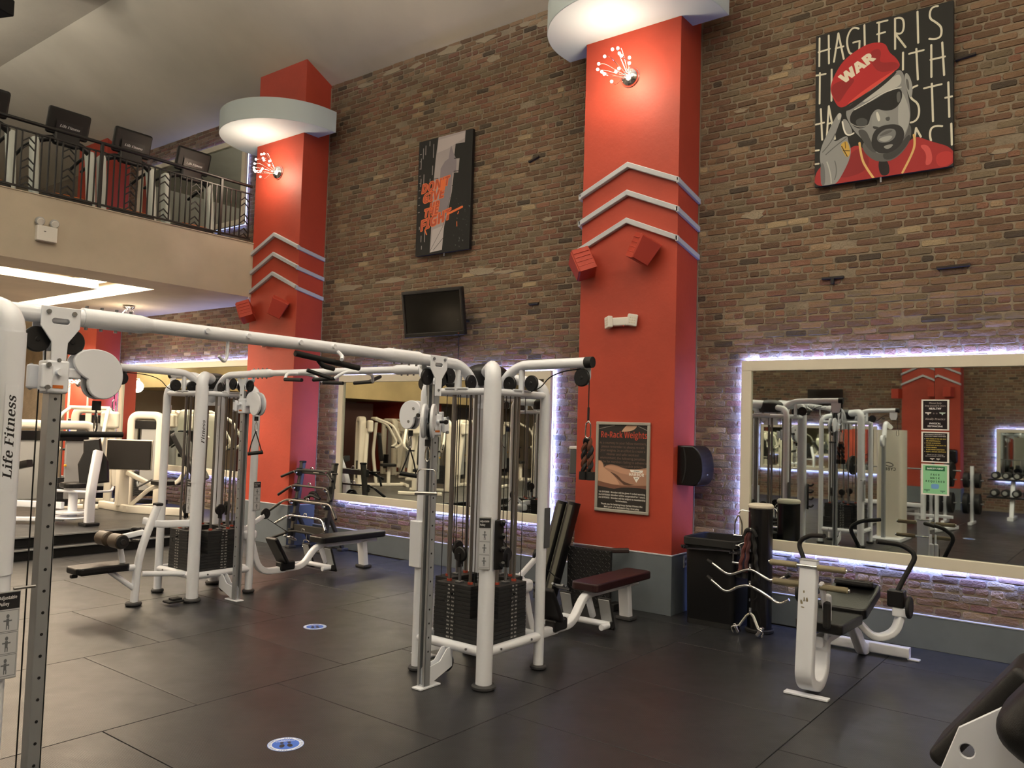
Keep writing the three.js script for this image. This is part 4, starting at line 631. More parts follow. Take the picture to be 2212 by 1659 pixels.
  if (hang === 'strap') { mesh('strap_handle', [tube([[0, h - 0.25, hz], [0.03, h - 0.36, hz + 0.02], [0.045, h - 0.45, hz + 0.05]], 0.006, 0.02, 6), tube([[0, h - 0.25, hz], [-0.03, h - 0.36, hz - 0.02], [-0.045, h - 0.45, hz - 0.03]], 0.006, 0.02, 6), rod([0.05, h - 0.45, hz + 0.06], [-0.05, h - 0.47, hz - 0.04], 0.018, 10)], M.grip, c); }
  if (hang === 'stirrup') { mesh('stirrup_handle', [tube([[-0.06, h - 0.46, hz], [-0.06, h - 0.30, hz], [0.06, h - 0.30, hz], [0.06, h - 0.46, hz]], 0.005, 0.03, 8), rod([-0.075, h - 0.46, hz], [0.075, h - 0.46, hz], 0.013, 10)], M.chrome, c); }
  if (swivel) for (const m of c.children.slice(first)) m.geometry.applyMatrix4(sw);
}
const armPath = (L, drop = 0) => [[0, 1.98, 0.03], [0, BEAMY, 0.27], [0, BEAMY + 0.01, L]];
function highArm(t, ang, L, hang, ps = 1) {
  const g = group('high_pulley_arm', t, [0, 0, 0], ang);
  mesh('arm_tube', tube(armPath(L), 0.036, 0.12, 14, 7), M.white, g); mesh('arm_cap', rod([0, BEAMY + 0.01, L - 0.02], [0, BEAMY + 0.01, L + 0.035], 0.039, 14), M.rubber, g);
  const ep = [0, BEAMY - 0.095, L - 0.05]; mesh('end_pulley', wheel(0.062, ep, 'x'), M.black, g); mesh('end_pulley_plate', extr([[-0.06, 0.09], [0.06, 0.09], [0.06, 0.0], [0.04, -0.05], [-0.04, -0.05], [-0.06, 0]], 0.004, 0.001).rotateY(PI / 2).translate(ps * 0.02, ep[1], ep[2]), M.white, g);
  mesh('inner_pulley', wheel(0.058, [0, 2.12, 0.42], 'x'), M.black, g);
  mesh('arm_strut', rod([0, RINGY, 0.33], [0, BEAMY, 0.33], 0.022, 10), M.white, g);
  mesh('arm_cable', [sweep(spline([[0, 2.06, 0.42], [0, 2.09, 0.5], [0, 2.16, 0.58], [0, 2.2, 0.7], [0, 2.215, L - 0.06]], 16), circle(0.0045, 5))], M.cable, g);
  const cz = L + 0.01; const yb = hang === 'rope' ? 1.86 : 1.95;
  mesh('drop_cable', rod([0, yb, cz], [0, ep[1], cz], 0.004, 6), M.cable, g);
  if (hang === 'rope') {
    const r = group('triceps_rope', t, [0, 0, 0], ang);
    mesh('snap_hook', tube([[0, 1.86, cz], [0, 1.84, cz + 0.02], [0, 1.75, cz + 0.022], [0, 1.735, cz], [0, 1.75, cz - 0.02], [0, 1.84, cz - 0.016], [0, 1.85, cz]], 0.005, 0.02, 6, 3), M.chrome, r);
    mesh('cable_sleeve', rod([0, 1.86, cz], [0, 1.95, cz], 0.008, 8), M.rubber, r);
    for (const s of [-1, 1]) { // two laid strands per fall
      const strand = ph => { const p = []; for (let i = 0; i <= 30; i++) { const f = i / 30, y = 1.735 - f * 0.23, a = f * 14 + ph; p.push(V(0.009 * Math.cos(a), y, cz + s * (0.006 + 0.018 * Math.min(1, f * 3)) + 0.009 * Math.sin(a))); } return sweep(p, circle(0.016, 6)); };
      mesh('rope_strand', strand(0), std('#5d3a2c', 0.9), r); mesh('rope_strand', strand(PI), M.rubber, r);
      mesh('rope_end', rod([0, 1.51, cz + s * 0.03], [0, 1.455, cz + s * 0.031], 0.029, 12), M.rubber, r);
    }
  }
  if (hang === 'ring') mesh('snap_hook', tube([[0, 1.95, cz], [0, 1.93, cz + 0.016], [0, 1.85, cz + 0.016], [0, 1.84, cz], [0, 1.85, cz - 0.016], [0, 1.93, cz - 0.016]], 0.005, 0.02, 6, 3), M.chrome, g);
}
function rowStation(t, ang, padMat) {
  const g = group('row_station', t, [0, 0, 0], ang);
  mesh('low_frame', [rtube([[0, 0.62, 0.3], [0, 0.62, 0.5], [0, 0.12, 0.66], [0, 0.12, 1.0]], 0.07, 0.07, 0.16), rtube([[0, 0.12, 0.95], [0, 0.12, 1.25], [0, 0.34, 1.45], [0, 0.34, 2.38]], 0.07, 0.06, 0.1), bx(0.16, 0.1, 0.16, 0, 0.55, 0.5, 0.03), rtube([[0, 0.34, 1.5], [0, 0.13, 1.6]], 0.05, 0.05)], M.white, g);
  mesh('row_pulley', wheel(0.06, [0, 0.76, 0.72], 'x'), M.black, g); mesh('pulley_arm', rtube([[0, 0.6, 0.45], [0, 0.74, 0.7]], 0.03, 0.05), M.white, g);
  mesh('row_cable', [rod([0, 0.7, 0.75], [0, 0.56, 0.98], 0.004, 6), tube([[0, 0.56, 0.98], [0.01, 0.54, 1.02], [-0.01, 0.53, 1.04]], 0.006, 0.01, 6)], M.cable, g);
  const sh = bx(0.2, 0.34, 0.05, 0, 0, 0, 0.02); sh.rotateX(-0.55); sh.translate(0, 0.34, 0.9); mesh('shin_shroud', [sh, bx(0.11, 0.1, 0.2, 0, 0.16, 1.02, 0.02)], M.black, g);
  mesh('row_handle', [tube([[-0.05, 0.49, 1.02], [-0.05, 0.44, 1.12], [0.05, 0.44, 1.12], [0.05, 0.49, 1.02]], 0.011, 0.02, 8), rod([-0.07, 0.47, 1.06], [0.07, 0.47, 1.06], 0.013, 8)], M.steel, g);
  for (const s of [-1, 1]) { const p = bx(0.13, 0.3, 0.022, 0, 0, 0, 0.008); p.rotateX(-0.32); p.translate(s * 0.2, 0.2, 1.5); mesh('foot_rest', p, M.rubber, g); const q = bx(0.11, 0.26, 0.012, 0, 0, 0, 0.004); q.rotateX(-0.32); q.translate(s * 0.2, 0.205, 1.487); mesh('foot_rest_face', q, M.grey, g); }
  mesh('foot_rest_axle', [rod([-0.25, 0.11, 1.49], [0.25, 0.11, 1.49], 0.028, 12), rod([-0.24, 0.11, 1.35], [-0.24, 0.11, 1.5], 0.026, 10), rod([0.24, 0.11, 1.2], [0.24, 0.11, 1.5], 0.026, 10)], M.white, g); mesh('axle_cap', [rod([-0.27, 0.11, 1.49], [-0.25, 0.11, 1.49], 0.032, 12), rod([0.27, 0.11, 1.49], [0.25, 0.11, 1.49], 0.032, 12)], M.rubber, g);
  mesh('seat_pad', mv(pad(0.28, 0.075, 1.02, 0.05), 0, 0.372, 1.94), padMat, g);
  mesh('bench_leg', rtube([[0, 0.33, 2.16], [0, 0.03, 2.2]], 0.11, 0.075, 0.02, [0, 0, 1]), M.white, g); mesh('leg_foot', bx(0.17, 0.035, 0.13, 0, 0.0185, 2.2, 0.012), M.foot, g);
}
function tower(name, label, [cx, cz], o) {
  const t = thing(name, label, 'cable machine', [cx, 0, cz]), thick = o.thick; // thick posts on this diagonal: +1 -> (+,+) and (-,-)
  for (const sx of [1, -1]) for (const sz of [1, -1]) {
    const big = sx * sz === thick, x = sx * HS, z = sz * HS;
    if (big) {
      mesh('post', rtube([[x, 0.03, z], [x, 2.215, z], [x * 0.25, 2.2, z * 0.25]], 0.106, 0.106, 0.1, [1, 0, 0], 0.042, 8), M.white, t);
      mesh('post_cover', [rtube([[x, 1.16, z], [x, 2.12, z]], 0.114, 0.114, 0.01, [1, 0, 0], 0.045)], M.white, t);
      mesh('post_foot', disc(0.085, 0.034, [x, 0.019, z], 'y', 20, 0.01), M.foot, t);
    } else {
      mesh('post', tube([[x, 0.03, z], [x, 2.13, z], [x * 0.45, 2.16, z * 0.45]], 0.039, 0.13, 12, 7), M.white, t);
      mesh('post_foot', disc(0.062, 0.034, [x, 0.019, z], 'y', 20, 0.01), M.foot, t);
    }
  }
  for (const [a, b] of [[[1, 1], [1, -1]], [[1, 1], [-1, 1]], [[-1, -1], [1, -1]], [[-1, -1], [-1, 1]]]) {
    mesh('lower_rail', rod([a[0] * HS, 0.245, a[1] * HS], [b[0] * HS, 0.245, b[1] * HS], 0.034, 12), M.white, t);
    mesh('upper_rail', [rod([a[0] * HS, RINGY, a[1] * HS], [b[0] * HS, RINGY, b[1] * HS], 0.025, 12), bx(a[1] === b[1] ? 0.22 : 0.06, 0.012, a[1] === b[1] ? 0.06 : 0.22, (a[0] + b[0]) / 2 * HS, RINGY + 0.022, (a[1] + b[1]) / 2 * HS, 0.004)], M.white, t);
    mesh('rail_bolt', [0.3, -0.3].map(f => { const x = (a[0] + b[0]) / 2 * HS, z = (a[1] + b[1]) / 2 * HS, ax = a[0] === b[0]; return ax ? rod([x + Math.sign(x) * 0.03, 0.25, f * 0.6], [x + Math.sign(x) * 0.039, 0.25, f * 0.6], 0.009, 8) : rod([f * 0.6, 0.25, z + Math.sign(z) * 0.03], [f * 0.6, 0.25, z + Math.sign(z) * 0.039], 0.009, 8); }), M.steel, t);
  }
  const dome = new THREE.SphereGeometry(0.16, 24, 8, 0, 2 * PI, 0, PI / 2); dome.scale(1, 0.45, 1); dome.translate(0, 2.2, 0);
  mesh('hub_cap', [dome, rod([0, 2.1, 0], [0, 2.2, 0], 0.15, 24, 0.16)], M.black, t); mesh('hub_core', [rod([0, 1.93, 0], [0, 2.1, 0], 0.09, 16)], M.white, t);
  for (const [ang, flip] of [[0, false], [PI / 2, true], [PI, false], [-PI / 2, true]]) stack(t, ang, flip);
  for (const [ang, r] of [[0, 0.1], [PI / 2, -0.1]]) mesh('corner_pulley', wheel(0.056, [0, 0, 0], 'x').map(g => rotY(g.translate(r, 2.11, 0.3), ang)), M.black, t);
  return t;
}
const tC = tower('cable_tower', 'white four-stack cable tower nearest the poster pillar, triceps rope on its arm', [-3.9, 3.16], { thick: 1 });
crossStation(tC, 0, 1.80, 'stirrup', 0.58, 0.62); crossStation(tC, -PI / 2, 1.85, 'strap'); highArm(tC, PI / 2, 0.9, 'rope'); rowStation(tC, PI, M.vinylRed);
const tL = tower('cable_tower', 'white four-stack cable tower with a lat seat and thigh rollers beside the platform steps', [-7.69, 3.06], { thick: 1 });
crossStation(tL, PI / 2, 1.93, 'strap'); highArm(tL, 0, 1.02, 'ring', -1); rowStation(tL, PI, M.vinyl); highArm(tL, -PI / 2, 0.8, 'ring');
const tN = tower('cable_tower', 'white cable tower at the frame edge with black script lettering on its post', [-3.9, 6.88], { thick: -1 });
crossStation(tN, PI, 1.965, 'bar', 0.63); highArm(tN, PI / 2, 0.8, 'ring');
{ // extras on the centre tower: accessory rack and instruction cards on its front post
  const g = group('accessory_rack', tC, [HS + 0.02, 0.82, HS]); g.rotation.y = PI * 0.36;
  mesh('rack_back', bx(0.07, 0.34, 0.02, 0.04, 0.17, 0.055, 0.01), M.black, g); for (const y of [0.04, 0.14, 0.23, 0.32]) mesh('rack_peg', tube([[0.05, y, 0.06], [0.05, y - 0.01, 0.1], [0.04, y + 0.02, 0.125]], 0.013, 0.02, 8), M.black, g);
  const P = mesh('card_plate', [bx(0.085, 0.36, 0.008, 0, 0, 0, 0.003).rotateY(PI * 0.2).translate(HS + 0.02, 1.0, HS + 0.062)], M.grey, tC); mesh('instruction_card', face(0.078, 0.34, 0, 0, 0.0045).rotateY(PI * 0.2).translate(HS + 0.02, 1.0, HS + 0.062), cardMat, tC);
  mesh('stack_shroud', [bx(0.11, 0.34, 0.09, -HS - 0.01, 0.92, HS + 0.01, 0.008)], M.white, tC);
  mesh('instruction_card', [bx(0.006, 0.3, 0.07, HS + 0.042, 1.05, -HS - 0.01, 0.002)], M.greyDark, tC);
  for (const [x, z, a] of [[HS + 0.07, -HS, PI / 2]]) { }
}
function letters(t, mat, w, h, sx, sz, ang, y) { // lettering strip running up a thick post
  const g = face(w, h, 0, 0, 0); g.rotateZ(PI / 2); g.translate(0, y, 0.0575); g.rotateY(ang); g.translate(sx * HS, 0, sz * HS); mesh('post_lettering', g, mat, t, 'black script lettering');
}
letters(tN, letterMat, 0.42, 0.048, 1, -1, PI / 2, 1.70);
letters(tL, letterMat2, 0.27, 0.048, 1, 1, PI / 2, 1.66); letters(tL, letterMat2, 0.27, 0.05, -1, -1, PI / 4, 1.66);
{ // cards on the lat tower and the near tower
  const card = (t, x, y, z, ang, h = 0.33) => { mesh('card_plate', bx(0.085, h, 0.006, 0, 0, 0, 0.002).rotateY(ang).translate(x, y, z), M.grey, t); mesh('instruction_card', face(0.08, h - 0.01, 0, 0, 0.0035).rotateY(ang).translate(x, y, z), cardMat, t); };
  card(tL, HS - 0.085, 1.02, HS + 0.03, 0.0); card(tL, HS + 0.045, 1.0, -HS - 0.02, PI / 2, 0.3);
  card(tN, HS + 0.066, 0.93, -HS - 0.03, PI / 2, 0.34);
  mesh('brass_pin', rod([HS + 0.03, 1.1, -HS - 0.14], [HS + 0.03, 1.1, -HS - 0.06], 0.006, 8), M.rod, tN);
}
{ // lat station on the +z side of tower L
  const g = group('lat_station', tL), x0 = 0.1;
  mesh('seat_upright', [rtube([[x0, 0.03, 0.785], [x0, 0.45, 0.77], [x0, 0.93, 0.60]], 0.075, 0.06, 0.2, [0, 0, 1], 0.02), rod([x0, 0.29, 0.72], [x0 + 0.1, 0.26, 0.34], 0.026, 10), rod([x0, 0.15, 0.78], [0.02, 0.34, 1.0], 0.026, 10), rod([x0, 0.36, 0.76], [0.0, 0.35, 1.05], 0.03, 10), rtube([[x0 + 0.16, 0.76, 0.35], [x0 + 0.06, 0.76, 0.62], [x0 - 0.12, 0.78, 0.66]], 0.045, 0.07, 0.1)], M.white, g);
  mesh('upright_cap', bx(0.085, 0.03, 0.07, x0, 0.945, 0.595, 0.01), M.rubber, g); mesh('upright_foot', disc(0.075, 0.034, [x0, 0.019, 0.79], 'y', 20, 0.01), M.foot, g);
  mesh('seat_pad', mv(pad(0.26, 0.06, 0.5, 0.06), 0.02, 0.352, 1.1), M.vinyl, g); mesh('seat_support', [bx(0.2, 0.012, 0.44, 0.02, 0.345, 1.08, 0.003), bx(0.04, 0.03, 0.06, 0.02, 0.33, 1.32, 0.008)], M.black, g);
  mesh('roller_axle', [rod([-0.22, 0.63, 0.99], [0.24, 0.63, 0.99], 0.016, 10), rtube([[0.01, 0.63, 0.99], [0.04, 0.68, 0.70]], 0.05, 0.05), rtube([[0.03, 0.64, 0.93], [0.05, 0.36, 0.88]], 0.045, 0.05)], M.white, g);
  for (const s of [-1, 1]) { mesh('thigh_roller', disc(0.068, 0.17, [0.01 + s * 0.125, 0.63, 0.99], 'x', 28, 0.012), M.foam, g, 'worn brown foam roller'); mesh('roller_end', [disc(0.06, 0.012, [0.01 + s * 0.214, 0.63, 0.99], 'x', 20, 0.004), disc(0.03, 0.02, [0.01 + s * 0.222, 0.63, 0.99], 'x', 16, 0.006)], M.rubber, g); }
  mesh('roller_adjuster', tube([[0.06, 0.6, 0.74], [-0.03, 0.6, 0.78], [-0.03, 0.72, 0.78], [0.06, 0.72, 0.74]], 0.012, 0.03, 8), M.black, g);
  mesh('foot_bar', [bx(0.12, 0.02, 0.16, 0.3, 0.03, 0.5, 0.006), bx(0.08, 0.02, 0.1, 0.3, 0.05, 0.48, 0.006)], M.rubber, g);
}
// ---------------------------------------------------------------- crossover beams between the towers
function beam(label, a, b, r1, r2, hooks) { // a, b tower centres along one axis
  const L = Math.hypot(b[0] - a[0], b[1] - a[1]), t = thing('crossover_beam', label, 'beam', [(a[0] + b[0]) / 2, BEAMY, (a[1] + b[1]) / 2], Math.atan2(b[0] - a[0], b[1] - a[1])), h = L / 2;
  mesh('mid_tube', rod([0, 0, -h + 0.8], [0, 0, h - 0.8], r1, 16), M.white, t);
  for (const s of [-1, 1]) {
    mesh('end_tube', tube([[0, -0.27, s * (h - 0.05)], [0, -0.01, s * (h - 0.27)], [0, 0, s * (h - 0.95)]], r2, 0.13, 16, 8), M.white, t);
    mesh('splice_sleeve', [rod([0, 0, s * (h - 0.74)], [0, 0, s * (h - 1.02)], r2 * 1.14, 16), rod([0, 0, s * (h - 1.02)], [0, 0, s * (h - 1.07)], r2 * 1.14, 16, s > 0 ? r1 : r1)], M.white, t);
    mesh('splice_bolt', [0.76, 0.83, 0.9, 0.97].flatMap(d => [rod([0, -r2 * 1.1 - 0.012, s * (h - d)], [0, r2 * 1.1 + 0.012, s * (h - d)], 0.008, 8)]), M.steel, t);
    mesh('beam_strut', rod([0, -0.2, s * (h - 0.33)], [0, 0, s * (h - 0.33)], 0.022, 10), M.white, t);
    mesh('beam_pulley', wheel(0.058, [0, -0.1, s * (h - 0.42)], 'x'), M.black, t);
  }
  if (hooks.bolts.length) mesh('collar_bolt', hooks.bolts.map(z => rod([-r1 - 0.012, 0.005, z], [r1 + 0.012, 0.005, z], 0.014, 10)), M.white, t);
  if (hooks.hooks.length) mesh('beam_hook', hooks.hooks.map(z => tube([[0, -r1 + 0.005, z], [0, -0.12, z], [0.02, -0.15, z + 0.03], [0.03, -0.12, z + 0.07]], 0.009, 0.03, 8)), M.white, t);
  return t;
}
const b1 = beam('long white crossover beam running to the lettered tower at the frame edge', [-3.9, 3.16], [-3.9, 6.88], 0.036, 0.040, { bolts: [-0.1, 0.25, -0.35, 0.5], hooks: [0.35] });
const b2 = beam('white crossover beam in front of the brick, between the lat tower and the rope tower', [-7.69, 3.1], [-3.9, 3.1], 0.030, 0.036, { bolts: [], hooks: [] });
{ // chin-up grips on each beam
  const grips = (t, z0, s) => {
    mesh('grip_bracket', [-1, 1].flatMap(k => [-1, 1].map(d => tube([[k * 0.02, -0.01, z0 + d * 0.42], [k * 0.16, -0.02, z0 + d * 0.40], [k * 0.22, -0.08, z0 + d * 0.34]], 0.014, 0.06, 8))), M.white, t);
    for (const k of [-1, 1]) { mesh('chin_grip', tube([[k * 0.22, -0.08, z0 + 0.34], [k * 0.235, -0.09, z0 + 0.08]], 0.017, 0.02, 10), M.grip, t); mesh('chin_grip', tube([[k * 0.22, -0.08, z0 - 0.34], [k * 0.235, -0.09, z0 - 0.08]], 0.017, 0.02, 10), M.grip, t); mesh('chin_grip', tube([[k * 0.22, -0.08, z0 + 0.30], [k * 0.42, -0.02, z0 + 0.22]], 0.017, 0.02, 10), M.grip, t); }
  };
  grips(b2, 0, 1);
  mesh('grip_bracket', tube([[0.02, -0.02, -0.39], [0.06, -0.05, -0.4], [0.10, -0.075, -0.36]], 0.012, 0.03, 8), M.white, b1);
  mesh('chin_grip', tube([[0.02, -0.06, -0.08], [0.03, -0.085, -0.32], [0.03, -0.11, -0.56]], 0.018, 0.03, 10), M.grip, b1); mesh('chin_grip', tube([[0.02, -0.085, -0.25], [0.03, -0.12, -0.28], [0.03, -0.13, -0.36]], 0.015, 0.02, 10), M.grip, b1);
}

// ---------------------------------------------------------------- bar rack between pillar and mirror
{
  const CX = -9.22, CZ = 0.43, t = thing('bar_rack', 'grey frame rack hung with cable bars between the far pillar and the mirror', 'rack', [CX, 0, CZ]);
  const zu = y => 0.10 - 0.15 * y / 1.2;
  for (const s of [-1, 1]) { mesh('upright', rtube([[s * 0.35, 0.05, zu(0)], [s * 0.35, 1.2, zu(1.2)]], 0.075, 0.06, 0.02, [1, 0, 0], 0.014), M.gunmetal, t); mesh('upright_cap', bx(0.085, 0.03, 0.07, s * 0.35, 1.21, zu(1.2), 0.01), M.rubber, t); mesh('rear_strut', rtube([[s * 0.35, 0.5, 0.02], [s * 0.35, 0.04, -0.24]], 0.05, 0.05), M.gunmetal, t); mesh('foot', [bx(0.10, 0.035, 0.13, s * 0.35, 0.018, 0.11, 0.01), bx(0.10, 0.035, 0.13, s * 0.35, 0.018, -0.25, 0.01)], M.foot, t); }
  for (const [y, h] of [[1.08, 0.075], [0.66, 0.06], [0.28, 0.11]]) mesh('crossbar', bx(0.66, h, 0.04, 0, y, zu(y), 0.01), M.gunmetal, t);
  const ys = [1.09, 0.87, 0.66, 0.45, 0.24];
  for (const y of ys) for (const s of [-1, 1]) { const x = s * 0.35, z = zu(y); mesh('holder', [bx(0.07, 0.11, 0.06, x, y - 0.02, z + 0.045, 0.012)], M.rubber, t); mesh('holder_tip', tube([[x, y - 0.03, z + 0.07], [x, y - 0.035, z + 0.12], [x, y + 0.005, z + 0.14]], 0.014, 0.02, 8), M.chrome, t); }
  mesh('maker_plate', bx(0.12, 0.03, 0.004, 0.0, 1.085, zu(1.08) + 0.024, 0.001), M.frame, t);
  const bar = (k, half, drop, mat, lab, tipMat, inward) => {
    const y = ys[k] + 0.012, b = thing('cable_bar', lab, 'exercise bar', [CX, y, CZ + zu(ys[k]) + 0.105]); const p = [[-half, -drop, 0.09], [-half * inward, 0, 0], [half * inward, 0, 0], [half, -drop, 0.09]];
    mesh('shaft', tube(p, 0.0155, 0.09, 10), mat, b); for (const s of [-1, 1]) mesh('end_grip', tube([[s * (half * inward + (half - half * inward) * 0.3), -drop * 0.3, 0.027], [s * half, -drop, 0.09]], 0.019, 0.02, 10), tipMat, b);
    mesh('swivel_eye', tube([[-0.03, 0.01, 0], [-0.025, 0.05, 0], [0.025, 0.05, 0], [0.03, 0.01, 0]], 0.007, 0.015, 8), M.chrome, b);
  };
  bar(0, 0.56, 0.11, M.grip, 'black angled pulldown bar on the top pegs of the bar rack', M.grip, 0.55);
  bar(1, 0.58, 0.15, M.gunmetal, 'dark pulldown bar on the second pegs of the bar rack', M.grip, 0.66);
  bar(2, 0.72, 0.17, M.rod, 'long bronze pulldown bar on the middle pegs of the bar rack', M.gunmetal, 0.68);
  bar(3, 0.55, 0.13, M.chrome, 'chrome curved bar on the fourth pegs of the bar rack', M.chrome, 0.66);
  bar(4, 0.56, 0.12, M.grip, 'black wide-grip bar on the lowest pegs of the bar rack', M.grip, 0.45);
  const v = thing('cable_attachment', 'black cable handles piled on the middle crossbar of the bar rack', 'handle', [CX + 0.03, 0.70, CZ + 0.03]); mesh('grip_loop', [tube([[-0.12, 0.01, 0], [-0.06, 0.1, 0.02], [0.06, 0.1, 0.02], [0.12, 0.01, 0]], 0.02, 0.05, 8), tube([[-0.16, 0.01, 0.03], [0.0, 0.07, 0.05], [0.15, 0.02, 0.02]], 0.022, 0.05, 8)], M.grip, v);
  const w = thing('cable_attachment', 'chrome stirrup handle hanging from the lowest bar of the bar rack', 'handle', [CX + 0.1, 0.06, CZ + 0.19]); mesh('stirrup', [tube([[-0.06, 0, 0], [-0.06, 0.1, 0], [0.06, 0.1, 0], [0.06, 0, 0]], 0.006, 0.03, 8), rod([-0.07, 0, 0], [0.07, 0, 0], 0.014, 10), rod([0, 0.1, 0], [0, 0.18, 0], 0.006, 6)], M.chrome, w);
  const u = thing('cable_attachment', 'black twin handle hung on the mirror side of the bar rack', 'handle', [CX + 0.46, 0.99, CZ + 0.06]); mesh('grip_loop', [tube([[-0.05, 0.1, 0], [0.06, 0.04, 0.05], [0.1, -0.1, 0.06]], 0.016, 0.04, 8), rod([-0.06, 0.1, 0], [0.1, 0.1, 0.02], 0.01, 8)], M.grip, u); mesh('chrome_link', rod([-0.02, 0.1, 0.02], [0.04, 0, 0.06], 0.007, 8), M.chrome, u);
}
// ---------------------------------------------------------------- things leaning on the poster pillar
for (const [x, lb] of [[-4.99, 'dark foam roller board leaning at the pillar, the outer of two'], [-4.86, 'dark foam roller board leaning at the pillar, the inner of two']]) {
  const t = thing('foam_board', lb, 'exercise mat', [x, 0, 0.87]); t.rotation.set(-0.17, 0, -0.16, 'YXZ');
  mesh('core', rtube([[0, 0.02, 0], [0, 1.06, 0]], 0.1, 0.16, 0.01, [0, 0, 1], 0.045), M.black, t); mesh('edge_band', [rtube([[-0.052, 0.05, 0.03], [-0.052, 1.03, 0.03]], 0.014, 0.05, 0.01, [0, 0, 1], 0.006), rtube([[0.02, 0.05, 0.082], [0.02, 1.03, 0.082]], 0.05, 0.01, 0.01, [0, 0, 1], 0.004)], std('#5a5950', 0.8), t);
}
{
  const dT = tex(128, 128, (u, v) => { const n = 8, cx = Math.floor(u * n), cy = Math.floor(v * n), fx = u * n - cx - 0.5, fy = v * n - cy - 0.5, s = (cx + cy) % 2 ? 1 : -1, a = (fx + s * fy) / 1.414, b = (fx - s * fy) / 1.414; return a * a / 0.16 + b * b / 0.012 < 1 ? 255 : 20; });
  const m = std('#121214', 0.42, { metre: true, bumpMap: rep(dT, 3.4), bumpScale: 0.004 });
  const t = thing('tread_plate_step', 'black diamond-tread step unit standing on edge against the pillar plinth', 'step', [-4.46, 0, 0.68]);
  mesh('tread_panel', bx(0.52, 0.58, 0.03, 0, 0.30, 0.06, 0.006), m, t); mesh('upper_rail', rtube([[-0.2, 0.58, 0.02], [0.22, 0.585, 0.02], [0.36, 0.59, -0.1]], 0.05, 0.05, 0.04), std('#2a1a1a', 0.5), t); mesh('lower_foot', [bx(0.09, 0.07, 0.16, 0.27, 0.036, 0.0, 0.012), bx(0.09, 0.07, 0.12, -0.22, 0.036, -0.01, 0.012)], M.rubber, t); mesh('side_bar', rod([0.2, 0.07, -0.02], [0.2, 0.57, 0.0], 0.018, 8), M.black, t);
}
// ---------------------------------------------------------------- trash can and attachment stand
{
  const t = thing('trash_can', 'square black trash can with liner bag beside the red pillar', 'trash can', [-3.2, 0, 0.42], 0.02);
  const s = rrect(0.46, 0.46, 0.05, 4), ring = (y, k) => s.map(([a, b]) => [a * k, y, b * k]);
  mesh('can_body', sweep([V(0, 0.015, 0), V(0, 0.05, 0), V(0, 0.74, 0)], s, [1, 0, 0], f => 0.96 + 0.12 * f), M.black, t);
  mesh('can_foot', sweep([V(0, 0.002, 0), V(0, 0.085, 0)], s, [1, 0, 0], f => 1.02), M.rubber, t);
  const o = rrect(0.54, 0.54, 0.06, 4), i = rrect(0.49, 0.49, 0.05, 4);
  mesh('rim', extr(o, 0.075, 0.008, [i]).rotateX(-PI / 2).translate(0, 0.775, 0), M.rubber, t);
  const bag = []; for (let k = 0; k <= 40; k++) { const q = o[Math.floor(k / 40 * o.length) % o.length]; bag.push(V(q[0] * 1.01, 0.735 - 0.03 * Math.abs(Math.sin(k * 1.7)) - (k > 24 ? 0.02 : 0), q[1] * 1.01)); }
  mesh('liner_edge', sweep(bag, rrect(0.012, 0.05, 0.005), [0, 1, 0]), std('#26262b', 0.28), t, 'crumpled black bag liner');
  mesh('liner_tray', extr(i, 0.01, 0).rotateX(-PI / 2).translate(0, 0.70, 0), std('#1a2c6c', 0.45), t, 'blue inner tray');
  mesh('handle_lug', [bx(0.05, 0.03, 0.1, -0.285, 0.73, 0.05, 0.01)], M.rubber, t);
}
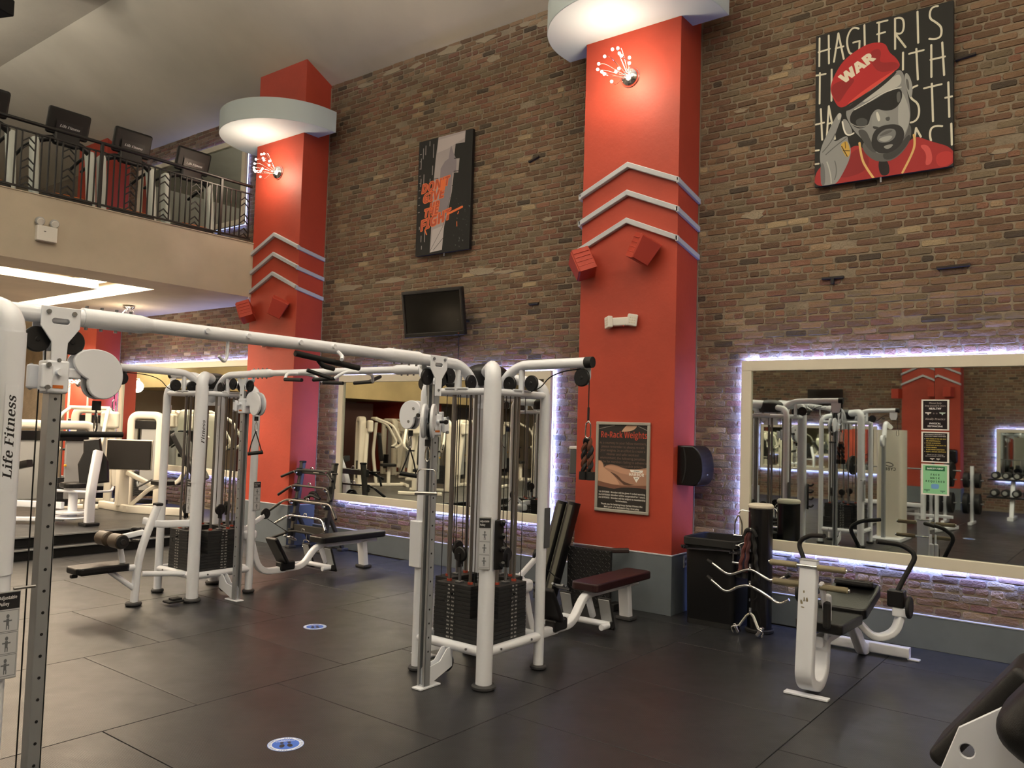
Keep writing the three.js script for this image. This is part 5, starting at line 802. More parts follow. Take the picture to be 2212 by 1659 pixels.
{
  const t = thing('attachment_stand', 'black column stand with hooks for cable attachments beside the trash can', 'stand', [-2.772, 0, 0.50]), r = 0.108;
  mesh('column', rod([0, 0.03, 0], [0, 1.12, 0], r, 36), M.blackGloss, t); mesh('cream_cap', disc(r + 0.006, 0.045, [0, 1.14, 0], 'y', 36, 0.014), M.frame, t); mesh('base_ring', disc(r + 0.02, 0.035, [0, 0.019, 0], 'y', 32, 0.008), M.rubber, t);
  const fx = 0.045, fz = r + 0.0; const a0 = -0.02; // hooks face the camera side
  const hp = (y, d) => [Math.sin(a0) * (r + d), y, Math.cos(a0) * (r + d)];
  for (const y of [0.93, 0.745, 0.585, 0.44, 0.31, 0.20]) mesh('peg', tube([hp(y, -0.01), hp(y, 0.13), [hp(y, 0.135)[0] + 0.005, y + 0.025, hp(y, 0.14)[2]]], 0.006, 0.015, 6), M.chrome, t);
  const H = [-2.772, 0.50];
  const at = (y, d, dx = 0) => [H[0] + hp(y, d)[0] + dx, y, H[1] + hp(y, d)[2]];
  { const b = thing('curl_bar', 'short chrome angled bar with black ends on the upper peg of the stand', 'exercise bar', at(0.56, 0.125)); mesh('shaft', tube([[-0.36, 0.055, 0.04], [-0.2, -0.05, 0.0], [0, 0.04, 0], [0.2, -0.055, 0], [0.34, 0.02, 0.02]], 0.013, 0.06, 10), M.chrome, b); mesh('end_cap', [rod([-0.39, 0.07, 0.045], [-0.345, 0.045, 0.04], 0.02, 10), rod([0.33, 0.012, 0.02], [0.365, 0.035, 0.022], 0.02, 10)], M.rubber, b); mesh('swivel_eye', rod([0, 0.04, 0], [0, 0.08, 0], 0.01, 8), M.chrome, b); }
  { const b = thing('curl_bar', 'wavy chrome curl bar on the lower peg of the stand', 'exercise bar', at(0.41, 0.125)); mesh('shaft', tube([[-0.36, 0.05, 0.04], [-0.22, -0.06, 0.0], [-0.1, 0.02, 0], [0, 0.04, 0], [0.12, -0.01, 0], [0.27, -0.09, 0.01], [0.36, -0.03, 0.02]], 0.013, 0.06, 10), M.chrome, b); mesh('end_cap', [rod([-0.39, 0.075, 0.045], [-0.35, 0.045, 0.04], 0.02, 10)], M.rubber, b); mesh('swivel_eye', rod([0, 0.04, 0], [0, 0.08, 0], 0.01, 8), M.chrome, b); }
  { const b = thing('triceps_rope', 'dark red and black triceps rope draped on the attachment stand', 'rope', at(0.60, 0.06, -0.02)); for (const [x0, x1, mt] of [[-0.05, -0.10, std('#5a2f2c', 0.9)], [-0.01, -0.04, std('#4a2a2c', 0.9)], [0.05, 0.07, M.rubber]]) { const p = []; for (let i = 0; i <= 30; i++) { const f = i / 30, a = f * 20; p.push(V(x0 * 0.5 + (x1 - x0 * 0.5) * f + 0.005 * Math.cos(a), 0.31 - f * 0.36, 0.02 + 0.005 * Math.sin(a))); } mesh('rope_fall', sweep(p, circle(0.017, 7)), mt, b); mesh('rope_end', rod([x1, -0.05, 0.02], [x1 - 0.005, -0.10, 0.02], 0.026, 12), M.rubber, b); } mesh('rope_head', tube([[-0.05, 0.28, 0.02], [-0.03, 0.34, 0.03], [0.03, 0.34, 0.03], [0.05, 0.28, 0.02]], 0.02, 0.04, 8), M.rubber, b); }
  { const b = thing('stirrup_handle', 'chrome stirrup handle hanging high on the side of the attachment stand', 'handle', [-2.945, 0.86, 0.60]); mesh('loop', [tube([[-0.035, 0, 0], [-0.035, 0.12, 0], [0, 0.2, 0], [0.035, 0.12, 0], [0.035, 0, 0]], 0.007, 0.03, 8), rod([-0.04, 0, 0], [0.04, 0, 0], 0.014, 10), tube([[0, 0.2, 0], [0.02, 0.24, -0.01], [0.09, 0.23, -0.03]], 0.005, 0.02, 6)], M.chrome, b); }
  { const b = thing('stirrup_handle', 'second chrome stirrup handle below the first on the attachment stand', 'handle', [-2.93, 0.62, 0.66]); mesh('loop', [tube([[-0.035, 0, 0], [-0.035, 0.16, 0], [0.035, 0.16, 0], [0.035, 0, 0]], 0.006, 0.03, 8), rod([-0.04, 0, 0], [0.04, 0, 0], 0.012, 10), rod([0, 0.16, 0], [0.08, 0.2, -0.05], 0.005, 6)], M.chrome, b); }
  { const b = thing('row_handle', 'chrome V-shaped close-grip row handle at the foot of the attachment stand', 'handle', at(0.20, 0.11)); for (const s of [-1, 1]) { mesh('arm', tube([[0, 0, 0], [s * 0.03, -0.02, 0.0], [s * 0.09, -0.12, 0.03]], 0.012, 0.02, 8), M.chrome, b); mesh('grip', [bx(0.03, 0.09, 0.06, 0, 0, 0, 0.008).rotateZ(-s * 0.5).translate(s * 0.105, -0.14, 0.035)], M.chrome, b); mesh('grip_bail', tube([[s * 0.09, -0.11, 0.06], [s * 0.15, -0.13, 0.07], [s * 0.13, -0.18, 0.06]], 0.006, 0.02, 6), M.chrome, b); } mesh('swivel_eye', rod([0, 0, 0], [0, 0.05, 0], 0.011, 8), M.chrome, b); }
}
// ---------------------------------------------------------------- abdominal bench in front of the big mirror
{
  const t = thing('abdominal_bench', 'white abdominal crunch bench with black pads and curved arms by the signed mirror', 'bench', [-1.84, 0, 1.3]);
  mesh('front_frame', rtube([[0.005, 0.93, 0.76], [-0.005, 0.10, 0.82], [0, 0.035, 0.62], [0.0, 0.12, 0.48], [0, 0.36, 0.46]], 0.075, 0.118, [0.16, 0.09, 0.12], [1, 0, 0], 0.01, 8), M.white, t);
  for (const [x, y, a, b] of [[-0.015, 0.72, 0.006, 0.010], [-0.03, 0.645, 0.010, 0.020], [-0.012, 0.665, 0.006, 0.022], [0.008, 0.665, 0.007, 0.026], [-0.02, 0.615, 0.012, 0.006]]) { const n = 9, P = Array.from({ length: n }, (_, i) => { const q = i / n * 2 * PI, k = rr(0.5, 1.15); return [Math.cos(q) * a * k, Math.sin(q) * b * k]; }); mesh('worn_patch', extr(P, 0.0016, 0).rotateX(0.072).translate(x, y, 0.76 + 0.0376 + (0.93 - y) * 0.0723 + 0.0006), M.foamTan, t, 'brown worn patch in the white paint'); }
  mesh('frame_cap', bx(0.125, 0.006, 0.078, 0.004, 0.935, 0.76, 0.002), M.grey, t);
  mesh('front_foot', [bx(0.3, 0.014, 0.07, 0, 0.009, 0.78, 0.003)], M.white, t);
  mesh('spine', [rtube([[0, 0.33, 0.55], [0, 0.33, -0.35]], 0.075, 0.075, 0.02), rtube([[0.0, 0.34, -0.3], [0.0, 0.05, -0.62], [0, 0.05, -0.76]], 0.1, 0.07, 0.08, [1, 0, 0]), rtube([[-0.34, 0.055, -0.76], [0.34, 0.055, -0.76]], 0.07, 0.085, 0.02), rtube([[0.08, 0.36, -0.2], [0.2, 0.24, -0.22], [0.33, 0.30, -0.30], [0.36, 0.44, -0.34]], 0.08, 0.05, 0.1), rtube([[-0.08, 0.36, -0.2], [-0.2, 0.24, -0.22], [-0.33, 0.30, -0.30], [-0.36, 0.44, -0.34]], 0.08, 0.05, 0.1)], M.white, t);
  mesh('floor_tab', [bx(0.09, 0.012, 0.06, 0.37, 0.008, -0.76, 0.003), bx(0.09, 0.012, 0.06, -0.37, 0.008, -0.76, 0.003)], M.white, t);
  const sp = pad(0.33, 0.075, 0.56, 0.03); sp.rotateX(-0.02); mesh('seat_pad', mv(sp, 0.02, 0.405, 0.33), M.vinyl, t);
  const bp = pad(0.36, 0.085, 0.50, 0.05); bp.rotateX(0.26); mesh('back_pad', mv(bp, 0.02, 0.485, -0.20), M.vinyl, t);
  mesh('head_pad', mv(pad(0.3, 0.05, 0.2, 0.04).rotateX(-0.2), 0.02, 0.60, -0.36), M.vinyl, t);
  for (const [y, z] of [[0.895, 0.80], [0.755, 0.74]]) { mesh('roller_axle', rod([-0.27, y, z], [0.27, y, z], 0.012, 8), M.chrome, t); for (const s of [-1, 1]) mesh('ankle_roller', disc(0.021, 0.19, [s * 0.165, y, z], 'x', 18, 0.006), M.foamTan, t, 'worn tan foam roller'); }
  mesh('adjust_arm', [rtube([[0.08, 0.78, 0.74], [0.09, 0.5, 0.62], [0.05, 0.36, 0.5]], 0.03, 0.05, 0.1), bx(0.05, 0.2, 0.06, 0.10, 0.6, 0.66, 0.02)], M.white, t); mesh('adjust_grip', bx(0.05, 0.19, 0.055, 0.105, 0.56, 0.69, 0.02), M.rubber, t);
  for (const s of [-1, 1]) {
    const hx = s * 0.36; mesh('pivot_block', [bx(0.12, 0.13, 0.12, hx - s * 0.03, 0.56, -0.34, 0.012)], M.black, t); mesh('pivot_wheel', [disc(0.085, 0.03, [hx + s * 0.06, 0.50, -0.34], 'x', 24, 0.008)], M.rubber, t); mesh('pivot_mount', bx(0.11, 0.07, 0.1, hx, 0.46, -0.34, 0.01), M.white, t);
    mesh('curved_arm', tube([[hx - s * 0.03, 0.60, -0.34], [hx + s * 0.00, 0.68, -0.36], [hx + s * 0.10, 0.90, -0.40], [hx - s * 0.0, 0.97, -0.38], [hx - s * 0.16, 0.99, -0.26]], 0.019, 0.09, 10, 6), M.grip, t, 'black padded curved arm');
  }
}
// ---------------------------------------------------------------- preacher bench at the frame corner
{
  const t = thing('preacher_bench', 'black padded arm-curl bench with white frame, near the camera', 'bench', [-0.12, 0, 4.7], 0);
  mesh('frame', [rtube([[0, 0.04, -0.35], [0, 0.1, -0.3], [-0.1, 0.72, -0.02]], 0.07, 0.07, 0.03), rtube([[-0.34, 0.04, 0.28], [0.34, 0.04, 0.28]], 0.06, 0.06), rtube([[-0.34, 0.04, -0.35], [0.34, 0.04, -0.35]], 0.06, 0.06), rtube([[0, 0.04, -0.35], [0, 0.04, 0.6]], 0.06, 0.06), rtube([[0.0, 0.06, 0.5], [0, 0.48, 0.55]], 0.07, 0.07)], M.white, t);
  const side = extr([[-0.46, 0.58], [-0.24, 0.56], [-0.1, 0.9], [-0.2, 0.98], [-0.36, 0.86]], 0.012, 0.003, [Array.from({ length: 16 }, (_, i) => [-0.335 + 0.022 * Math.cos(-i / 16 * 2 * PI), 0.79 + 0.022 * Math.sin(-i / 16 * 2 * PI)])]); side.translate(0, 0, 0.12); mesh('side_plate', side, M.white, t);
  const rb = (w, h, d, r) => new RoundedBoxGeometry(w, h, d, 4, r);
  const q = rb(0.46, 0.07, 0.28, 0.03); q.rotateZ(0.93); q.translate(-0.32, 0.86, -0.14); mesh('arm_pad', q, M.vinyl, t);
  const c = rb(0.5, 0.2, 0.3, 0.085); c.rotateZ(0.925); c.translate(-0.04, 1.06, 0.2); mesh('chest_pad', c, M.vinyl, t);
  mesh('pad_mount', [rod([-0.12, 0.7, 0.0], [-0.05, 1.0, 0.1], 0.03, 10), rod([-0.12, 0.7, 0.0], [-0.3, 0.83, -0.1], 0.025, 10)], M.white, t);
  mesh('seat_pad', mv(pad(0.34, 0.08, 0.3, 0.05), 0, 0.48, 0.62), M.vinyl, t);
}
// ---------------------------------------------------------------- mezzanine railing
{
  const t = thing('balcony_railing', 'black iron railing with chevron panels along the mezzanine edge', 'railing', [-10.87, MEZ1 + 0.012, 0]), z0 = 0.56, z1 = 9.0;
  mesh('top_rail', rod([0, 0.885, z0], [0, 0.885, z1], 0.024, 10), M.iron, t); mesh('mid_rail', bb(-0.012, 0.012, 0.755, 0.775, z0, z1, 0.003), M.iron, t); mesh('bottom_rail', bb(-0.015, 0.015, 0.05, 0.075, z0, z1, 0.003), M.iron, t);
  const bal = bb(-0.008, 0.008, 0.06, 0.765, -0.008, 0.008, 0), post = bb(-0.02, 0.02, 0, 0.885, -0.02, 0.02, 0.004), chv = extr([[-0.066, -0.035], [0, 0.02], [0.066, -0.035], [0.066, -0.015], [0, 0.042], [-0.066, -0.015]], 0.014, 0.002).rotateY(PI / 2);
  const mk = (n, g, z, y = 0) => { const m = new THREE.Mesh(g, M.iron); m.name = n; m.position.set(0, y, z); m.castShadow = m.receiveShadow = true; t.add(m); };
  for (let q = -1; q < 5; q++) {
    const p = 1.08 + q * 1.78; if (p > z0) mk('rail_post', post, p);
    for (const c of [0.41, 0.89, 1.37]) { if (p + c < z0 + 0.05 || p + c > z1) continue; for (const d of [-0.078, 0.078]) mk('baluster', bal, p + c + d); for (const y of [0.66, 0.57, 0.40, 0.31, 0.18, 0.10]) mk('chevron', chv, p + c, y); }
    for (const d of [0.08, 0.16, 0.24, 0.56, 0.65, 0.74, 1.04, 1.13, 1.22, 1.53, 1.61, 1.69]) if (p + d > z0 && p + d < z1) mk('baluster', bal, p + d);
  }
}
// ---------------------------------------------------------------- running machines upstairs
{
  const logoT = canvasTex(256, 96, (x) => { x.fillStyle = '#17181a'; x.fillRect(0, 0, 256, 96); x.fillStyle = '#cfd2d4'; x.font = 'italic bold 34px serif'; x.textAlign = 'center'; x.fillText('Life Fitness', 132, 60); });
  const logoM = printMat(logoT, 0.4);
  const t = thing('treadmill', 'grey and black treadmill upstairs at the rail, the one nearest the far pillar', 'treadmill', [-11.88, MEZ1, 1.16], PI / 2, 'treadmills along the mezzanine rail'); // local +z faces the rail
  const con = bx(0.56, 0.36, 0.07, 0, 0, 0, 0.05); con.rotateX(0.28); con.translate(0, 1.25, 0.32);
  mesh('console', con, std('#060607', 0.55), t); const pl = face(0.34, 0.13, 0, 0, 0.037); pl.rotateX(0.28); pl.translate(0, 1.2, 0.325); mesh('console_badge', pl, logoM, t);
  mesh('console_neck', [bx(0.34, 0.2, 0.1, 0, 1.04, 0.28, 0.03), tube([[-0.36, 0.95, 0.2], [-0.2, 1.02, 0.26], [0.2, 1.02, 0.26], [0.36, 0.95, 0.2]], 0.045, 0.1, 10)], M.black, t);
  for (const s of [-1, 1]) { mesh('upright', rtube([[s * 0.37, 0.12, 0.3], [s * 0.37, 0.6, 0.24], [s * 0.36, 0.97, 0.18]], 0.09, 0.15, 0.2, [0, 0, 1], 0.03), M.treadGrey, t); mesh('handrail', tube([[s * 0.36, 0.95, 0.18], [s * 0.37, 0.93, -0.1], [s * 0.37, 0.85, -0.4]], 0.022, 0.1, 8), M.black, t); mesh('side_rail', bx(0.09, 0.06, 1.5, s * 0.36, 0.17, -0.4, 0.015), M.treadGrey, t); mesh('front_foot', bx(0.1, 0.14, 0.16, s * 0.37, 0.071, 0.32, 0.02), M.rubber, t); }
  mesh('motor_hood', bx(0.62, 0.2, 0.36, 0, 0.13, 0.34, 0.05), M.black, t); mesh('deck', bx(0.62, 0.06, 1.5, 0, 0.13, -0.4, 0.01), M.black, t); mesh('belt', bx(0.5, 0.006, 1.48, 0, 0.164, -0.4, 0), M.rubber, t); mesh('orange_trim', bx(0.4, 0.012, 0.01, 0, 0.235, 0.46, 0.002), M.orangeTag, t); mesh('rear_foot', [bx(0.06, 0.09, 0.08, -0.3, 0.046, -1.08, 0.01), bx(0.06, 0.09, 0.08, 0.3, 0.046, -1.08, 0.01)], M.rubber, t);
  [[2.12, 'second treadmill from the far pillar along the mezzanine rail'], [3.01, 'third treadmill from the far pillar along the mezzanine rail'], [4.03, 'fourth treadmill from the far pillar, cut by the frame edge']].forEach(([z, lb]) => dup(t, [-11.88, MEZ1, z], PI / 2, lb));
}
// ---------------------------------------------------------------- machines on the platform below the mezzanine
function stackTower(parent, x, z, ry, h = 1.5, w = 0.62) { // shrouded weight tower
  const g = group('weight_tower', parent, [x, 0, z], ry);
  mesh('tower_frame', rtube([[-w / 2, 0.02, 0], [-w / 2, h, 0], [w / 2, h, 0], [w / 2, 0.02, 0]], 0.13, 0.16, 0.14, [0, 0, 1], 0.04, 8), M.cream, g);
  mesh('shroud', bx(w * 0.62, h - 0.5, 0.05, 0.08, h * 0.52, 0.02, 0.02), M.grey, g); mesh('header_panel', bx(w - 0.14, 0.14, 0.06, 0, h - 0.16, 0.03, 0.01), M.blackGloss, g); mesh('stack_plates', Array.from({ length: 14 }, (_, i) => bx(0.2, 0.026, 0.1, -w / 2 + 0.19, 0.2 + i * 0.03, -0.01, 0.002)), M.plate, g); mesh('guide_rod', [rod([-w / 2 + 0.15, 0.2, 0], [-w / 2 + 0.15, h - 0.1, 0], 0.01, 8), rod([-w / 2 + 0.23, 0.2, 0], [-w / 2 + 0.23, h - 0.1, 0], 0.01, 8)], M.rod, g); mesh('yellow_pin', disc(0.018, 0.03, [-w / 2 + 0.19, 0.78, 0.06], 'z', 12), std('#d8a425', 0.5), g);
  return g;
}
{ // seated press with backrest toward the camera
  const t = thing('seated_machine', 'white seated weight machine with black hourglass backrest on the platform', 'exercise machine', [-11.8, PLAT, 2.5], 0.0);
  stackTower(t, -0.7, -0.2, PI / 2 - 0.12, 1.37, 0.56); stackTower(t, -1.0, 0.34, PI / 2 - 0.12, 1.37, 0.56);
  mesh('main_post', rtube([[0.28, 0.03, -0.05], [0.28, 0.45, -0.05], [0.12, 1.02, -0.2]], 0.12, 0.09, 0.12, [1, 0, 0], 0.02), M.white, t); mesh('post_foot', bx(0.22, 0.045, 0.2, 0.28, 0.023, -0.05, 0.012), M.rubber, t);
  const bk = pad(0.34, 0.08, 0.6, 0.08); bk.rotateX(PI / 2 - 0.1); const b2p = bx(0.22, 0.34, 0.07, 0, 0, 0, 0.03);
  const back = extr([[-0.19, -0.3], [0.19, -0.3], [0.2, 0.0], [0.12, 0.16], [0.11, 0.34], [-0.11, 0.34], [-0.12, 0.16], [-0.2, 0.0]], 0.08, 0.02); back.rotateY(0.9); back.rotateZ(0.22); back.translate(0.0, 0.85, -0.2); mesh('backrest', back, M.vinyl, t);
  mesh('seat_pad', mv(pad(0.36, 0.07, 0.36, 0.12), -0.12, 0.5, -0.02), M.vinyl, t); mesh('seat_bar', tube([[-0.32, 0.56, 0.18], [-0.28, 0.46, 0.2], [0.2, 0.46, -0.02], [0.25, 0.46, -0.35], [0.1, 0.5, -0.45]], 0.018, 0.06, 8), M.white, t);
  mesh('seat_base', [rod([-0.12, 0.05, 0], [-0.12, 0.46, 0], 0.06, 16), disc(0.22, 0.03, [-0.12, 0.16, 0], 'y', 24), disc(0.26, 0.02, [-0.12, 0.09, 0.02], 'y', 24), rtube([[-0.2, 0.25, 0.1], [-0.9, 0.25, 0.5]], 0.07, 0.09), rtube([[-0.15, 0.06, 0.1], [-0.8, 0.06, 0.8]], 0.06, 0.06)], M.white, t); mesh('index_pin', [rod([0.0, 0.2, 0.3], [0.0, 0.42, 0.3], 0.009, 8), disc(0.02, 0.02, [0, 0.43, 0.3], 'y', 10)], M.rubber, t);
  const arm = rtube([[-0.9, 0.72, 0.7], [-0.35, 0.84, 0.5]], 0.1, 0.1, 0.02); mesh('padded_arm', arm, M.vinyl, t);
}
{ // leg press with square foot plate
  const t = thing('leg_press', 'cream leg press with a square black foot plate on the platform', 'exercise machine', [-12.9, PLAT, 0.98], 0);
  mesh('base_frame', [rtube([[-0.7, 0.06, 0.3], [0.25, 0.06, 0.3], [1.35, 0.06, -0.25]], 0.1, 0.12, 0.06), rtube([[0.15, 0.06, 0.35], [0.15, 0.06, -0.3]], 0.1, 0.1), rtube([[-0.05, 0.1, 0.3], [-0.05, 0.9, 0.3]], 0.17, 0.12, 0.02, [1, 0, 0]), rtube([[0.0, 0.62, 0.25], [0.5, 0.42, 0.05], [0.65, 0.48, 0.0]], 0.07, 0.07, 0.06), rtube([[0.2, 0.1, 0.3], [0.45, 0.4, 0.1], [0.9, 0.5, -0.1], [1.35, 1.25, -0.3]], 0.055, 0.06, 0.1)], M.cream, t);
  const fp = bx(0.66, 0.44, 0.05, 0, 0, 0, 0.008); fp.rotateY(0.72); fp.translate(0.5, 0.93, 0.5); mesh('foot_plate', fp, std('#1a1613', 0.75, { bumpMap: rep(treadT, 4), bumpScale: 0.002 }), t); const fe = bx(0.69, 0.47, 0.035, 0, 0, 0, 0.01); fe.rotateY(0.72); fe.translate(0.485, 0.93, 0.48); mesh('foot_plate_rim', fe, M.cream, t); mesh('plate_arm', rtube([[0.46, 0.9, 0.46], [0.2, 0.8, 0.4], [-0.05, 0.7, 0.3]], 0.08, 0.08, 0.05), M.cream, t);
  const bk = pad(0.4, 0.08, 0.85, 0.05); bk.rotateX(PI / 2 - 0.55); bk.rotateY(2.1); bk.translate(1.02, 0.9, -0.18); mesh('back_pad', bk, M.vinyl, t); mesh('seat_pad', mv(pad(0.36, 0.07, 0.36, 0.05), 0.7, 0.46, -0.02), M.vinyl, t); mesh('side_grip', tube([[0.4, 0.5, 0.3], [0.44, 0.42, 0.3], [0.75, 0.55, 0.25]], 0.016, 0.03, 8), M.steel, t); mesh('black_lever', bx(0.05, 0.13, 0.05, 0.02, 0.8, 0.36, 0.015), M.rubber, t);
  stackTower(t, -0.4, -0.25, 0.6, 1.55, 0.5);
}
function pressMachine(label, pos, turn, src) {
  if (src) return dup(src, pos, turn, label);
  const t = thing('press_machine', label, 'exercise machine', pos, turn);
  mesh('base_frame', [rtube([[-0.4, 0.04, 0.5], [0.4, 0.04, 0.5]], 0.07, 0.07), rtube([[-0.4, 0.04, -0.6], [0.4, 0.04, -0.6]], 0.07, 0.07), rtube([[0, 0.04, -0.6], [0, 0.04, 0.5]], 0.07, 0.07), rtube([[0, 0.05, -0.2], [0, 0.8, -0.3], [0, 1.55, -0.25]], 0.09, 0.07, 0.1)], M.cream, t);
  mesh('press_arm', [tube([[-0.3, 1.65, -0.3], [-0.36, 1.5, 0.1], [-0.36, 1.05, 0.35], [-0.3, 0.95, 0.2]], 0.03, 0.14, 10), tube([[0.3, 1.65, -0.3], [0.36, 1.5, 0.1], [0.36, 1.05, 0.35], [0.3, 0.95, 0.2]], 0.03, 0.14, 10), rod([-0.32, 1.65, -0.3], [0.32, 1.65, -0.3], 0.035, 10)], M.cream, t);
  mesh('hand_grip', [rod([-0.3, 0.95, 0.2], [-0.14, 0.95, 0.24], 0.02, 8), rod([0.3, 0.95, 0.2], [0.14, 0.95, 0.24], 0.02, 8), tube([[-0.36, 1.1, 0.33], [-0.36, 1.0, 0.42]], 0.02, 0.02, 8)], M.grip, t);
  const bk = pad(0.3, 0.07, 0.7, 0.06); bk.rotateX(PI / 2 - 0.12); bk.translate(0, 0.95, -0.17); mesh('back_pad', bk, M.vinyl, t); mesh('seat_pad', mv(pad(0.34, 0.07, 0.38, 0.08), 0, 0.48, 0.08), M.vinyl, t); mesh('seat_post', rtube([[0, 0.05, 0.1], [0, 0.48, 0.1]], 0.08, 0.08), M.cream, t);
  stackTower(t, 0, -0.62, 0, 1.62, 0.58); mesh('lever_box', [bx(0.3, 0.3, 0.14, 0.3, 1.45, -0.45, 0.05), rtube([[0.3, 1.4, -0.5], [0.42, 0.3, -0.55]], 0.07, 0.1)], M.cream, t);
  return t;
}
const pm = pressMachine('cream press machine before the mirror below the mezzanine, beyond the leg press', [-14.1, PLAT, 1.4], 0.9);
pressMachine('cream press machine beside the red panelled pillar below the mezzanine', [-16.4, PLAT, 2.3], 1.3, pm);
pressMachine('cream press machine left of the seated machine below the mezzanine', [-14.2, PLAT, 3.3], 1.9, pm);
[[-12.6, 5.6, 2.6], [-14.6, 6.4, 0.6], [-13.2, 8.2, 1.2], [-15.8, 8.8, 2.2], [-12.4, 10.4, 0.4], [-14.6, 11.4, 1.7], [-17.4, 6.2, 2.8], [-17.6, 10.2, 0.2]].forEach(([x, z, r]) => { const m = pressMachine('cream press machine in the bright area seen only through the mirror', [x, PLAT, z], r, pm); m.userData.group = 'machines seen in the mirror'; });
{ // cardio machine with lit screen under the mezzanine
  const t = thing('exercise_bike', 'black exercise bike with a small lit screen below the mezzanine', 'exercise bike', [-13.75, PLAT, 0.5], 0.5);
  mesh('frame', [rtube([[-0.45, 0.06, 0], [0.45, 0.06, 0]], 0.08, 0.08), rtube([[0.3, 0.1, 0], [0.36, 1.05, 0]], 0.09, 0.07), rtube([[-0.25, 0.1, 0], [-0.3, 0.8, 0]], 0.07, 0.07), bx(0.5, 0.4, 0.16, 0.1, 0.35, 0, 0.08)], M.black, t); mesh('saddle', mv(pad(0.2, 0.07, 0.26, 0.08), -0.3, 0.8, 0), M.vinyl, t); mesh('console', bx(0.1, 0.26, 0.34, 0.4, 1.18, 0, 0.03).rotateZ(0), M.black, t); mesh('console_screen', bx(0.008, 0.15, 0.22, 0.346, 1.19, 0, 0.002), std('#8fb0e8', 0.3, { emissive: new THREE.Color(0.35, 0.5, 0.9), emissiveIntensity: 0.5 }), t); mesh('handlebar', tube([[0.2, 1.0, -0.25], [0.38, 1.05, -0.2], [0.38, 1.05, 0.2], [0.2, 1.0, 0.25]], 0.018, 0.05, 8), M.grip, t);
}
{ const t = thing('drinks_cooler', 'drinks cooler with a glowing blue front beside the red panelled pillar', 'cooler', [-15.35, PLAT, 0.72], 0.5); mesh('cabinet', bx(0.55, 1.45, 0.5, 0, 0.726, 0, 0.02), M.black, t); for (let k = 0; k < 5; k++) mesh('lit_shelf_window', bx(0.46, 0.2, 0.006, 0, 0.3 + k * 0.235, 0.253, 0.002), std(['#6f8ce0', '#8a7fd8', '#5f9be8'][k % 3], 0.3, { emissive: new THREE.Color(0.25, 0.35, 0.9), emissiveIntensity: 0.7 }), t, 'glowing blue front'); }
{ const t = thing('speaker_wire', 'thin white wire looped from the mezzanine edge to the far wall speaker', 'wire', [-10.78, 3.44, PZ + 0.02]); mesh('wire', sweep(spline([[0.03, 0.02, 0.05], [-0.02, 0.06, 0.05], [-0.04, 0.14, 0.04], [-0.01, 0.25, 0.02]], 14), circle(0.006, 6)), M.plastic, t); }
{ const t = thing('television_wire', 'thin dark wire hanging down the brick below the television', 'wire', [-6.93, 2.5, WZ + 0.02]); mesh('wire', rod([0, 0, 0], [0.01, 0.46, 0.01], 0.005, 6), M.cable, t); }
// ---------------------------------------------------------------- far side of the gym, seen in the signed mirror
{ const t = thing('television', 'black flat television high on the opposite wall, seen in the mirror', 'television', [-7.0, 2.55, ZB - 0.13]); mesh('bezel', bx(0.98, 0.6, 0.06, 0, 0.3, 0, 0.012), M.blackGloss, t); mesh('screen_glass', bx(0.9, 0.52, 0.006, 0, 0.3, -0.032, 0.002), M.screen, t); mesh('bracket', bx(0.3, 0.2, 0.06, 0, 0.3, 0.06, 0.004), M.black, t); }
for (const [x, y, lb] of [[-4.97, 3.0, 'red wall speaker on the opposite pillar, away from the towel dispenser'], [-4.08, 3.05, 'red wall speaker on the opposite pillar, above the towel dispenser']]) { const t = thing('wall_speaker', lb, 'speaker', [x, y, ZB - 0.45]); mesh('speaker_cabinet', bx(0.2, 0.26, 0.2, 0, 0, -0.12, 0.01).rotateY(0.3), M.spkRed, t); mesh('bracket', rod([0, 0, 0.01], [0, 0, -0.06], 0.015, 8), M.spkRed, t); }
{ const t = thing('towel_dispenser', 'black paper towel dispenser on the opposite pillar, seen in the mirror', 'dispenser', [-4.05, 1.2, ZB - 0.45]); mesh('cover', bx(0.28, 0.36, 0.2, 0, 0.18, -0.1, 0.05), M.blackGloss, t); mesh('paper_slot', bx(0.2, 0.012, 0.12, 0, -0.004, -0.1, 0.003), M.rubber, t); }
{ // dumbbell rack and dumbbells
  const t = thing('dumbbell_rack', 'white two-tier dumbbell rack along the opposite wall', 'rack', [-0.9, 0, 14.4]);
  for (const x of [-1.6, 0, 1.6]) { mesh('upright', [rtube([[x, 0.05, -0.2], [x, 0.5, 0], [x, 0.95, 0.18]], 0.09, 0.09, 0.1)], M.white, t); mesh('rack_foot', rtube([[x - 0.0, 0.04, -0.42], [x, 0.04, 0.35]], 0.12, 0.08), M.white, t); }
  mesh('tier', [bx(4.2, 0.04, 0.34, 0, 0.5, -0.02, 0.006), bx(4.2, 0.04, 0.3, 0, 0.9, 0.14, 0.006)], M.black, t);
  const d0 = thing('dumbbell', 'black round dumbbell on the two-tier rack, seen in the mirror', 'dumbbell', [-2.85, 0.606, 14.38], 0, 'dumbbells on the opposite rack');
  mesh('bell', [disc(0.085, 0.09, [0, 0, -0.12], 'z', 20, 0.015), disc(0.085, 0.09, [0, 0, 0.12], 'z', 20, 0.015)], M.rubber, d0); mesh('bar', rod([0, 0, -0.1], [0, 0, 0.1], 0.016, 8), M.chrome, d0); mesh('end_face', [disc(0.05, 0.006, [0, 0, -0.167], 'z', 16, 0.002)], M.grey, d0);
  for (let k = 1; k < 19; k++) dup(d0, [-2.85 + (k % 19) * 0.22, 0.606, 14.38]); for (let k = 0; k < 19; k++) dup(d0, [-2.85 + k * 0.22, 1.006, 14.54]);
}
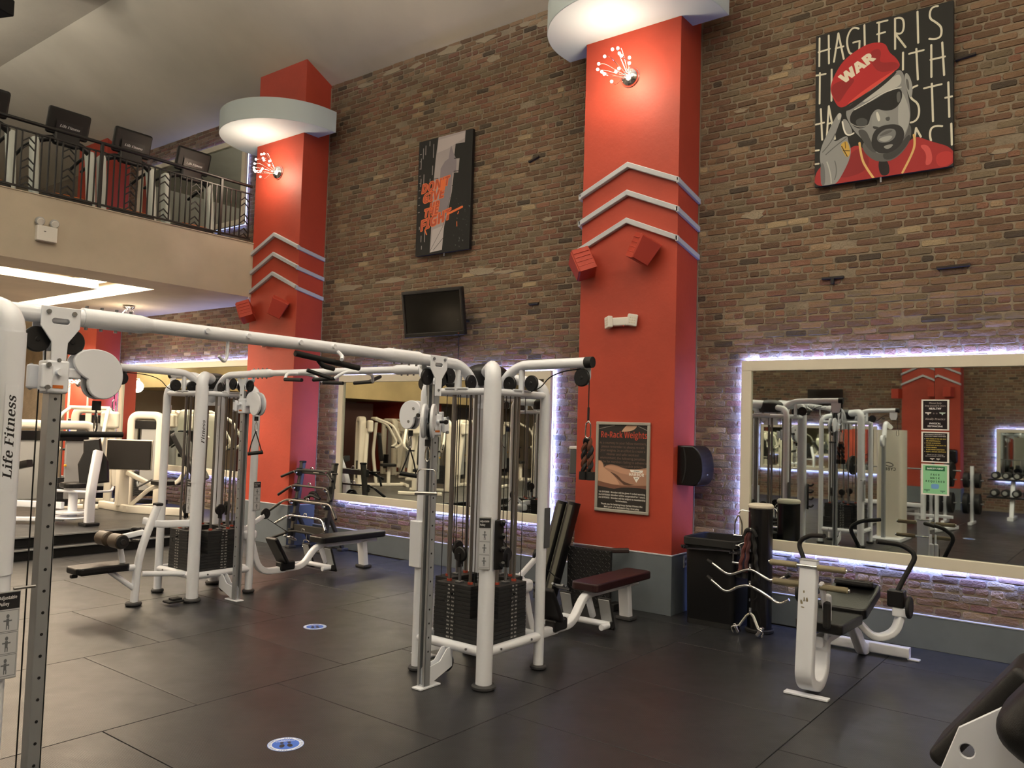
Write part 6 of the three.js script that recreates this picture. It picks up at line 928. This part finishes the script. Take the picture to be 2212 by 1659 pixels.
{ // barbell bench station
  const t = thing('bench_press', 'white bench press station with a loaded bar, seen in the mirror', 'bench', [-3.75, 0, 10.6], 0.2);
  mesh('frame', [rtube([[-0.6, 0.04, -0.5], [-0.6, 1.2, -0.5]], 0.08, 0.08), rtube([[0.6, 0.04, -0.5], [0.6, 1.2, -0.5]], 0.08, 0.08), rtube([[-0.6, 0.5, -0.5], [0.6, 0.5, -0.5]], 0.08, 0.08), rtube([[-0.6, 0.04, -0.7], [-0.6, 0.04, 0.5]], 0.07, 0.07), rtube([[0.6, 0.04, -0.7], [0.6, 0.04, 0.5]], 0.07, 0.07), rtube([[-0.6, 0.25, 0.3], [0.6, 0.25, 0.3]], 0.06, 0.06), rtube([[0, 0.35, -0.5], [0, 0.35, 0.75]], 0.07, 0.07), rtube([[0, 0.04, 0.7], [0, 0.36, 0.7]], 0.08, 0.08)], M.white, t); mesh('bench_pad', mv(pad(0.28, 0.07, 1.25, 0.04), 0, 0.39, 0.18), M.vinyl, t);
  const b = thing('barbell', 'loaded steel barbell resting on the white bench press station', 'barbell', [-3.84, 1.216, 10.11], 0.2); mesh('shaft', rod([-1.05, 0, 0], [1.05, 0, 0], 0.014, 8), M.steel, b); for (const s of [-1, 1]) { mesh('plate_disc', disc(0.2, 0.05, [s * 0.82, 0, 0], 'x', 28), M.rubber, b); mesh('plate_disc', disc(0.16, 0.04, [s * 0.88, 0, 0], 'x', 28), M.rubber, b); }
  for (const [x, z] of [[-3.5, 12.2], [-3.0, 12.3]]) { const p = thing('plate_tree', 'white plate tree holding black weight plates, seen in the mirror', 'rack', [x, 0, z], 0, 'plate trees in the mirror'); mesh('post', [rtube([[0, 0.03, 0], [0, 1.25, 0]], 0.07, 0.07), rtube([[0, 0.04, -0.3], [0, 0.04, 0.3]], 0.07, 0.06)], M.white, p); mesh('peg', [rod([-0.22, 0.45, 0], [0.22, 0.45, 0], 0.016, 8), rod([-0.22, 0.95, 0], [0.22, 0.95, 0], 0.016, 8)], M.steel, p); for (const y of [0.45, 0.95]) for (const s of [-1, 1]) mesh('weight_disc', disc(y < 0.6 ? 0.22 : 0.16, 0.1, [s * 0.11, y, 0], 'x', 26), M.rubber, p); }
}
{ // tall shrouded column machine with reversed lettering in the mirror
  const t = thing('column_machine', 'tall white shrouded cable column with black emblem, seen in the mirror', 'cable machine', [-3.45, 0, 8.2], 0);
  const lm = printMat(canvasTex(256, 160, (x) => { x.fillStyle = '#e2ddd0'; x.fillRect(0, 0, 256, 160); x.fillStyle = '#1a1a1c'; x.font = 'bold 66px sans-serif'; x.textAlign = 'center'; x.fillText('CYBEX', 128, 140, 230); x.strokeStyle = '#1a1a1c'; x.lineWidth = 12; x.beginPath(); x.ellipse(128, 50, 60, 26, -0.2, 0.6, 5.6); x.stroke(); }), 0.4);
  mesh('shroud', rtube([[0, 0.03, 0], [0, 1.95, 0]], 0.42, 0.5, 0.02, [0, 0, 1], 0.06), M.cream, t); mesh('emblem', face(0.3, 0.19, 0, 1.3, -0.2525, PI), lm, t); mesh('front_column', rtube([[-0.05, 0.03, -0.42], [-0.05, 1.85, -0.42]], 0.1, 0.06, 0.02), M.galv, t); mesh('top_arm', tube([[-0.05, 1.8, -0.42], [-0.05, 2.08, -0.3], [-0.05, 2.0, 0.1]], 0.04, 0.1, 10), M.white, t); mesh('base', bx(0.5, 0.06, 1.0, 0, 0.031, -0.1, 0.01), M.white, t); mesh('pulley_cover', disc(0.1, 0.05, [-0.05, 1.75, -0.52], 'x', 20), M.white, t);
}
{ // dark spotlight on the ceiling at the frame corner
  const t = thing('ceiling_spotlight', 'black spotlight body hung from the high ceiling at the frame corner', 'light', [-12.75, 7.55, 3.55]); mesh('lamp_can', bx(0.3, 0.24, 0.3, 0, 0, 0, 0.02).rotateY(0.4), M.black, t); mesh('stem', rod([0, 0.1, 0], [0, 0.45, 0], 0.02, 8), M.black, t);
}
renderer.render(scene, camera);
